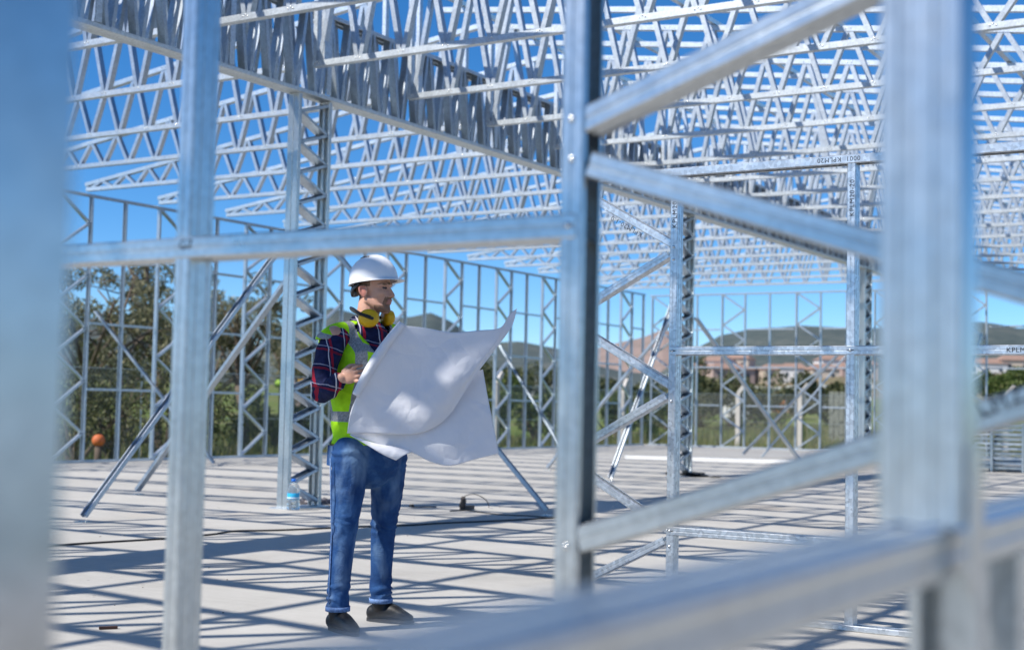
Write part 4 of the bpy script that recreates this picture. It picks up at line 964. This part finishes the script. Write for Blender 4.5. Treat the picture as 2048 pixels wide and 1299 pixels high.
# --- hi-vis vest
FB = (AR*0.8-AA*0.6).normalized(); LB = (AR*0.6+AA*0.8).normalized()          # chest direction, his left
def vest_mat():
    k = NT('hi_vis_vest')
    def dot(v):
        g = k.n('ShaderNodeVectorMath', operation='DOT_PRODUCT'); k.l(k.tc.outputs['Object'], g.inputs[0]); g.inputs[1].default_value = tuple(v); return g.outputs['Value']
    l = dot(LB); f = dot(FB); z = dot(UP)
    wob = k.math('MULTIPLY', k.math('SUBTRACT', k.noise(6, 3), 0.5), 0.02)
    def near(c, pos, hw): return k.math('LESS_THAN', k.math('ABSOLUTE', k.math('SUBTRACT', k.math('ADD', c, wob), pos)), hw)
    s1 = k.math('MULTIPLY', near(k.math('ABSOLUTE', k.math('ADD', l, 0.02)), 0.118, 0.019), k.math('GREATER_THAN', z, 1.05))
    s2 = near(z, 1.045, 0.026); s3 = k.math('MULTIPLY', near(k.math('ADD', z, k.math('MULTIPLY', f, 0.35)), 1.42, 0.015), k.math('GREATER_THAN', k.math('ABSOLUTE', k.math('ADD', l, 0.02)), 0.0))
    m = k.math('MAXIMUM', k.math('MAXIMUM', s1, s2), s3)
    col = k.mix(m, k.ramp(k.noise(18, 4), [(0.3, (0.30, 0.66, 0.006)), (0.7, (0.46, 0.86, 0.012))]), k.ramp(k.noise(120, 2), [(0.35, (0.20, 0.21, 0.22)), (0.65, (0.34, 0.35, 0.36))]))
    k.color(col); k.set(0.75, 0, 0.25); k.bump(k.math('ADD', k.noise(9, 4, 0.5, None, 0.8), k.math('MULTIPLY', k.noise(300, 1), 0.08)), 0.6, 0.02); return k.m
M['vest'] = vest_mat()
vs = [limb_vf([mp(-0.028, 0.0, 1.435), mp(-0.038, 0, 1.36), mp(-0.038, 0, 1.22), mp(-0.022, 0, 1.05), mp(-0.010, 0, 0.93), mp(-0.008, 0, 0.90)], [(0.115, 0.115), (0.172, 0.152), (0.168, 0.15), (0.160, 0.143), (0.166, 0.145), (0.168, 0.146)], 28),
      limb_vf([mp(-0.06, -0.04, 1.478), mp(-0.150, -0.105, 1.458), mp(-0.205, -0.148, 1.418)], [0.048, 0.052, 0.050]), limb_vf([mp(0.0, 0.04, 1.475), mp(0.10, 0.125, 1.462), mp(0.125, 0.145, 1.43)], [0.055, 0.06, 0.05])]
NK = mp(-0.022, 0, 1.50)
def vest_cut(c):
    if c.z < 0.905: return True
    q = c-NK; f, l = q.dot(FB), q.dot(LB)
    if f*f/0.095**2+l*l/0.082**2 < 1 and c.z > 1.40: return True                  # neck hole
    if f > 0.02 and c.z > 1.17 and abs(l) < 0.012+0.085*(c.z-1.17)/0.28: return True   # open V at the chest
    w = c-mp(-0.185, -0.16, 1.36); d = w.dot(AA*0.6+AR*0.8)
    rr = w.dot(AR*0.55+AA*0.83)
    if (w-Vector((0, 0, 0))).dot((-AR*0.75-AA*0.66).normalized()) > 0.018 and c.z < 1.425 and c.z > 1.16: return True   # arm hole near side
    return False
def vest_wr(co_, nr):
    r, a, z = loc3(co_); w = 0.004*np.sin(26*r+9*np.sin(7*z)+14*a)*np.clip((1.35-z)/0.3, 0, 1); return co_+nr*w[:, None]
vo = fuse('safety_vest', vs, 0.007, 5, ['vest'], wk, vest_wr, vest_cut)
sm = vo.modifiers.new('cloth_thickness', 'SOLIDIFY'); sm.thickness = 0.004; sm.offset = 1.0
# --- hard hat
hc = hp(-0.004, 0, 1.738)
tilt = math.radians(7); FHt = FH*math.cos(tilt)+UP*math.sin(tilt); UPt = UP*math.cos(tilt)-FH*math.sin(tilt)
def hat_pt(th, ph, grow=0.0):
    f, l, u = math.sin(th)*math.cos(ph), math.sin(th)*math.sin(ph), math.cos(th)
    rf, rl, ru = 0.128+grow, 0.108+grow, 0.127+grow
    rib = 0.004*math.exp(-(l/0.10)**2)*(1 if u > 0.25 else 0.2)+0.0025*math.exp(-((abs(l)-0.42)/0.07)**2)*(u > 0.3)
    return hc+FHt*f*(rf+rib)+LH*l*(rl+rib)+UPt*u*(ru+rib)
V, F = [], []; n = 48; m = 16
for i in range(m+1):
    for j in range(n): V.append(hat_pt(max(1e-3, math.pi/2*1.04*i/m), 2*math.pi*j/n))
def brim(o_, dz):
    for j in range(n):
        ph = 2*math.pi*j/n; fr = max(0, math.cos(ph))**1.5; p = hat_pt(math.pi/2*1.04, ph)
        V.append(p+(FHt*math.cos(ph)+LH*math.sin(ph))*(0.006+0.030*fr)*o_-UPt*(dz+0.006*fr*o_))
brim(1.0, 0.004); brim(1.0, 0.0085)
for j in range(n): V.append(hat_pt(math.pi/2*1.04, 2*math.pi*j/n, -0.004)-UPt*0.008)
for i in range(m+3): F += [(i*n+j, (i+1)*n+j, (i+1)*n+(j+1) % n, i*n+(j+1) % n) for j in range(n)]
for i in range(m): V += []
ho = obj('hard_hat', V, F, 'helmet', wk, True); sd_ = ho.modifiers.new('shell', 'SOLIDIFY'); sd_.thickness = 0.003; sd_.offset = -1
for i in range(6):
    th = math.radians(24); ph = math.radians(-130+i*9.5); p = hat_pt(th, ph, 0.0012); q2 = hat_pt(th+0.10, ph, 0.0012)
    obj('vent_slot', *tube_vf([p, q2], 0.0026, 6), 'black_pl', ho)
obj('head_band', *[x for x in limb_vf([hp(-0.093, -0.045, 1.69), hp(-0.112, -0.012, 1.672), hp(-0.108, 0.03, 1.68)], [(0.012, 0.022)]*3, 10)], 'black_pl', ho, True)
obj('nape_strap', *limb_vf([hp(-0.04, -0.088, 1.718), hp(-0.085, -0.064, 1.69), hp(-0.105, -0.03, 1.668)], [(0.006, 0.016), (0.006, 0.019), (0.008, 0.022)], 10), 'black_pl', ho, True)
# --- ear defenders round the neck
em = wk
cn_ = (-AA*0.93+AR*0.25+UP*0.12).normalized()
def cup(c, nrm, r, th):
    a = (UP-nrm*UP.dot(nrm)).normalized(); b = nrm.cross(a); V, F = [], []; n = 28
    for (k_, h_) in ((0.86, -0.5), (1.0, -0.3), (1.0, 0.1), (0.93, 0.35), (0.72, 0.48), (0.35, 0.54)): V += [c+(a*math.cos(2*math.pi*i/n)*0.88+b*math.sin(2*math.pi*i/n))*r*k_+nrm*th*h_ for i in range(n)]
    for j in range(5): F += [(j*n+i, j*n+(i+1) % n, (j+1)*n+(i+1) % n, (j+1)*n+i) for i in range(n)]
    F += [tuple(range(n-1, -1, -1)), tuple(5*n+i for i in range(n))]; return V, F
C1 = mp(0.004, -0.135, 1.536); C2 = mp(0.082, 0.055, 1.552)
ed = obj('ear_defender', *cup(C1, cn_, 0.052, 0.052), 'yellow', wk, True)
obj('ear_cushion', *cup(C1-cn_*0.030, cn_, 0.046, 0.03), 'black_pl', ed, True)
obj('ear_defender', *cup(C2, (AR*0.8+AA*0.5).normalized(), 0.046, 0.05), 'yellow', wk, True)
hb = [C1+cn_*0.027, mp(-0.040, -0.148, 1.556), mp(-0.078, -0.098, 1.580), mp(-0.098, -0.02, 1.588), mp(-0.085, 0.06, 1.58), mp(-0.03, 0.115, 1.56), C2]
obj('neck_band', *limb_vf(hb, [(0.008, 0.013)]*7, 10), 'black_pl', ed, True)
obj('fork_arm', *limb_vf([C1+cn_*0.030+AR*0.012-UP*0.006, C1+cn_*0.030-AR*0.05+UP*0.014], [(0.008, 0.011)]*2, 10), 'black_pl', ed, True)

# ------------------------------------------------------------------ the drawing he holds
def paper_mat():
    k = NT('drawing_paper'); k.color(k.ramp(k.noise(3, 4), [(0.3, (0.84, 0.845, 0.88)), (0.7, (0.89, 0.89, 0.92))])); k.set(0.6, 0, 0.3)
    vo = k.n('ShaderNodeTexVoronoi', feature='DISTANCE_TO_EDGE'); vo.inputs['Scale'].default_value = 5.5; vo.inputs['Randomness'].default_value = 1.0
    ds = k.n('ShaderNodeVectorMath', operation='ADD'); k.l(k.tc.outputs['Object'], ds.inputs[0]); nv = k.n('ShaderNodeTexNoise'); nv.inputs['Scale'].default_value = 4.0; k.l(k.tc.outputs['Object'], nv.inputs['Vector'])
    sv = k.n('ShaderNodeVectorMath', operation='SCALE'); k.l(nv.outputs['Color'], sv.inputs[0]); sv.inputs['Scale'].default_value = 0.25; k.l(sv.outputs[0], ds.inputs[1]); k.l(ds.outputs[0], vo.inputs['Vector'])
    k.bump(k.math('ADD', k.noise(4.5, 2, 0.5, None, 0.6), k.math('ADD', k.math('MULTIPLY', k.noise(17, 3, 0.5, None, 0.8), 0.16), k.math('MULTIPLY', k.math('MINIMUM', vo.outputs['Distance'], 0.25), 0.9))), 0.5, 0.035)
    tr = k.n('ShaderNodeBsdfTranslucent'); tr.inputs[0].default_value = (0.8, 0.8, 0.86, 1); mx = k.n('ShaderNodeMixShader'); mx.inputs[0].default_value = 0.30
    out = [n for n in k.t.nodes if n.type == 'OUTPUT_MATERIAL'][0]; k.l(k.b.outputs[0], mx.inputs[1]); k.l(tr.outputs[0], mx.inputs[2]); k.l(mx.outputs[0], out.inputs[0]); return k.m
M['paper'] = paper_mat()
MD = (MB-CP).dot(CF)
def pt(px, py, a):                                   # pixel at the worker's distance, shifted by a metres away
    d = ray(px, py); return CP+d*((MD+a)/d.dot(CF))
def curve(P, n):
    P = [np.array(p, float) for p in P]; out = []
    L = [0]
    for i in range(1, len(P)): L.append(L[-1]+max(1e-6, np.linalg.norm(P[i][:2]-P[i-1][:2])))
    for t in np.linspace(0, L[-1], n):
        i = min(max(0, int(np.searchsorted(L, t)-1)), len(P)-2); u = (t-L[i])/(L[i+1]-L[i])
        p0, p1, p2_, p3 = P[max(i-1, 0)], P[i], P[i+1], P[min(i+2, len(P)-1)]
        out.append(0.5*((2*p1)+(p2_-p0)*u+(2*p0-5*p1+4*p2_-p3)*u*u+(3*p1-p0-3*p2_+p3)*u**3))
    return np.array(out)
def coons(name, top, bot, lef, rig, parent, wave, n=60, m=44):
    T, B, L, R = curve(top, n), curve(bot, n), curve(lef, m), curve(rig, m); V, F = [], []
    for j in range(m):
        v = j/(m-1)
        for i in range(n):
            u = i/(n-1)
            p = (1-v)*T[i]+v*B[i]+(1-u)*L[j]+u*R[j]-((1-u)*(1-v)*T[0]+u*(1-v)*T[-1]+(1-u)*v*B[0]+u*v*B[-1])
            V.append(pt(p[0], p[1], p[2]+wave(u, v)))
    for j in range(m-1): F += [(j*n+i, j*n+i+1, (j+1)*n+i+1, (j+1)*n+i) for i in range(n-1)]
    o = obj(name, V, F, 'paper', parent, True); s_ = o.modifiers.new('thickness', 'SOLIDIFY'); s_.thickness = 0.0006; return o
dr = thing('drawing_sheets', 'large white drawing sheets held open in front of the worker', 'drawing', (0, 0, 0))
coons('front_sheet', [(803, 650, -.36), (850, 655, -.35), (905, 664, -.345), (960, 660, -.33), (1000, 655, -.31), (1018, 630, -.27), (1034, 616, -.25)],
      [(694, 866, -.36), (740, 866, -.34), (790, 868, -.345), (838, 866, -.335), (878, 848, -.325), (905, 822, -.32)],
      [(803, 650, -.36), (775, 690, -.375), (745, 735, -.38), (722, 775, -.375), (702, 820, -.37), (694, 866, -.36)],
      [(1034, 616, -.25), (1022, 655, -.27), (985, 705, -.30), (950, 752, -.32), (925, 790, -.325), (905, 822, -.32)], dr,
      lambda u, v: 0.018*math.sin(5.0*u+1.2*v)*math.sin(math.pi*v)*math.sin(math.pi*u)+0.010*math.sin(11*u-5*v)*math.sin(math.pi*v)*math.sin(math.pi*u))
coons('back_sheet', [(720, 790, -.29), (800, 770, -.28), (880, 755, -.27), (940, 745, -.255), (966, 738, -.25)],
      [(702, 868, -.31), (760, 888, -.30), (820, 903, -.31), (862, 923, -.315), (900, 931, -.30), (950, 918, -.27), (998, 906, -.24)],
      [(720, 790, -.29), (708, 830, -.30), (702, 868, -.31)], [(966, 738, -.25), (975, 790, -.25), (986, 845, -.25), (998, 906, -.24)], dr,
      lambda u, v: 0.016*math.sin(4.2*u+2.0*v)*math.sin(math.pi*u)*math.sin(math.pi*v))
coons('curled_flap', [(700, 867, -.325), (745, 884, -.33), (790, 893, -.33), (824, 902, -.32)], [(700, 870, -.33), (735, 890, -.345), (765, 908, -.35), (792, 920, -.345)],
      [(700, 867, -.325), (700, 870, -.33)], [(824, 902, -.32), (808, 910, -.335), (792, 920, -.345)], dr, lambda u, v: -0.012*math.sin(math.pi*v)*u, 30, 8)
V, F = [], []; n = 14; A0, A1 = np.array([800, 643, -.375]), np.array([706, 788, -.385])
for i in range(30):
    u = i/29; p = A0*(1-u)+A1*u; p[0] += -6*math.sin(math.pi*u)
    for j in range(n):
        t = -0.6+4.4*j/(n-1); rad = 9.5+3.0*math.sin(math.pi*u)-0.28*j
        V.append(pt(p[0]+rad*0.84*math.cos(t)+4, p[1]+rad*0.54*math.cos(t)+2, p[2]-0.0026*rad*math.sin(t)+0.004))
for i in range(29): F += [(i*n+j, i*n+j+1, (i+1)*n+j+1, (i+1)*n+j) for j in range(n-1)]
o = obj('rolled_edge', V, F, 'paper', dr, True); s_ = o.modifiers.new('thickness', 'SOLIDIFY'); s_.thickness = 0.0006
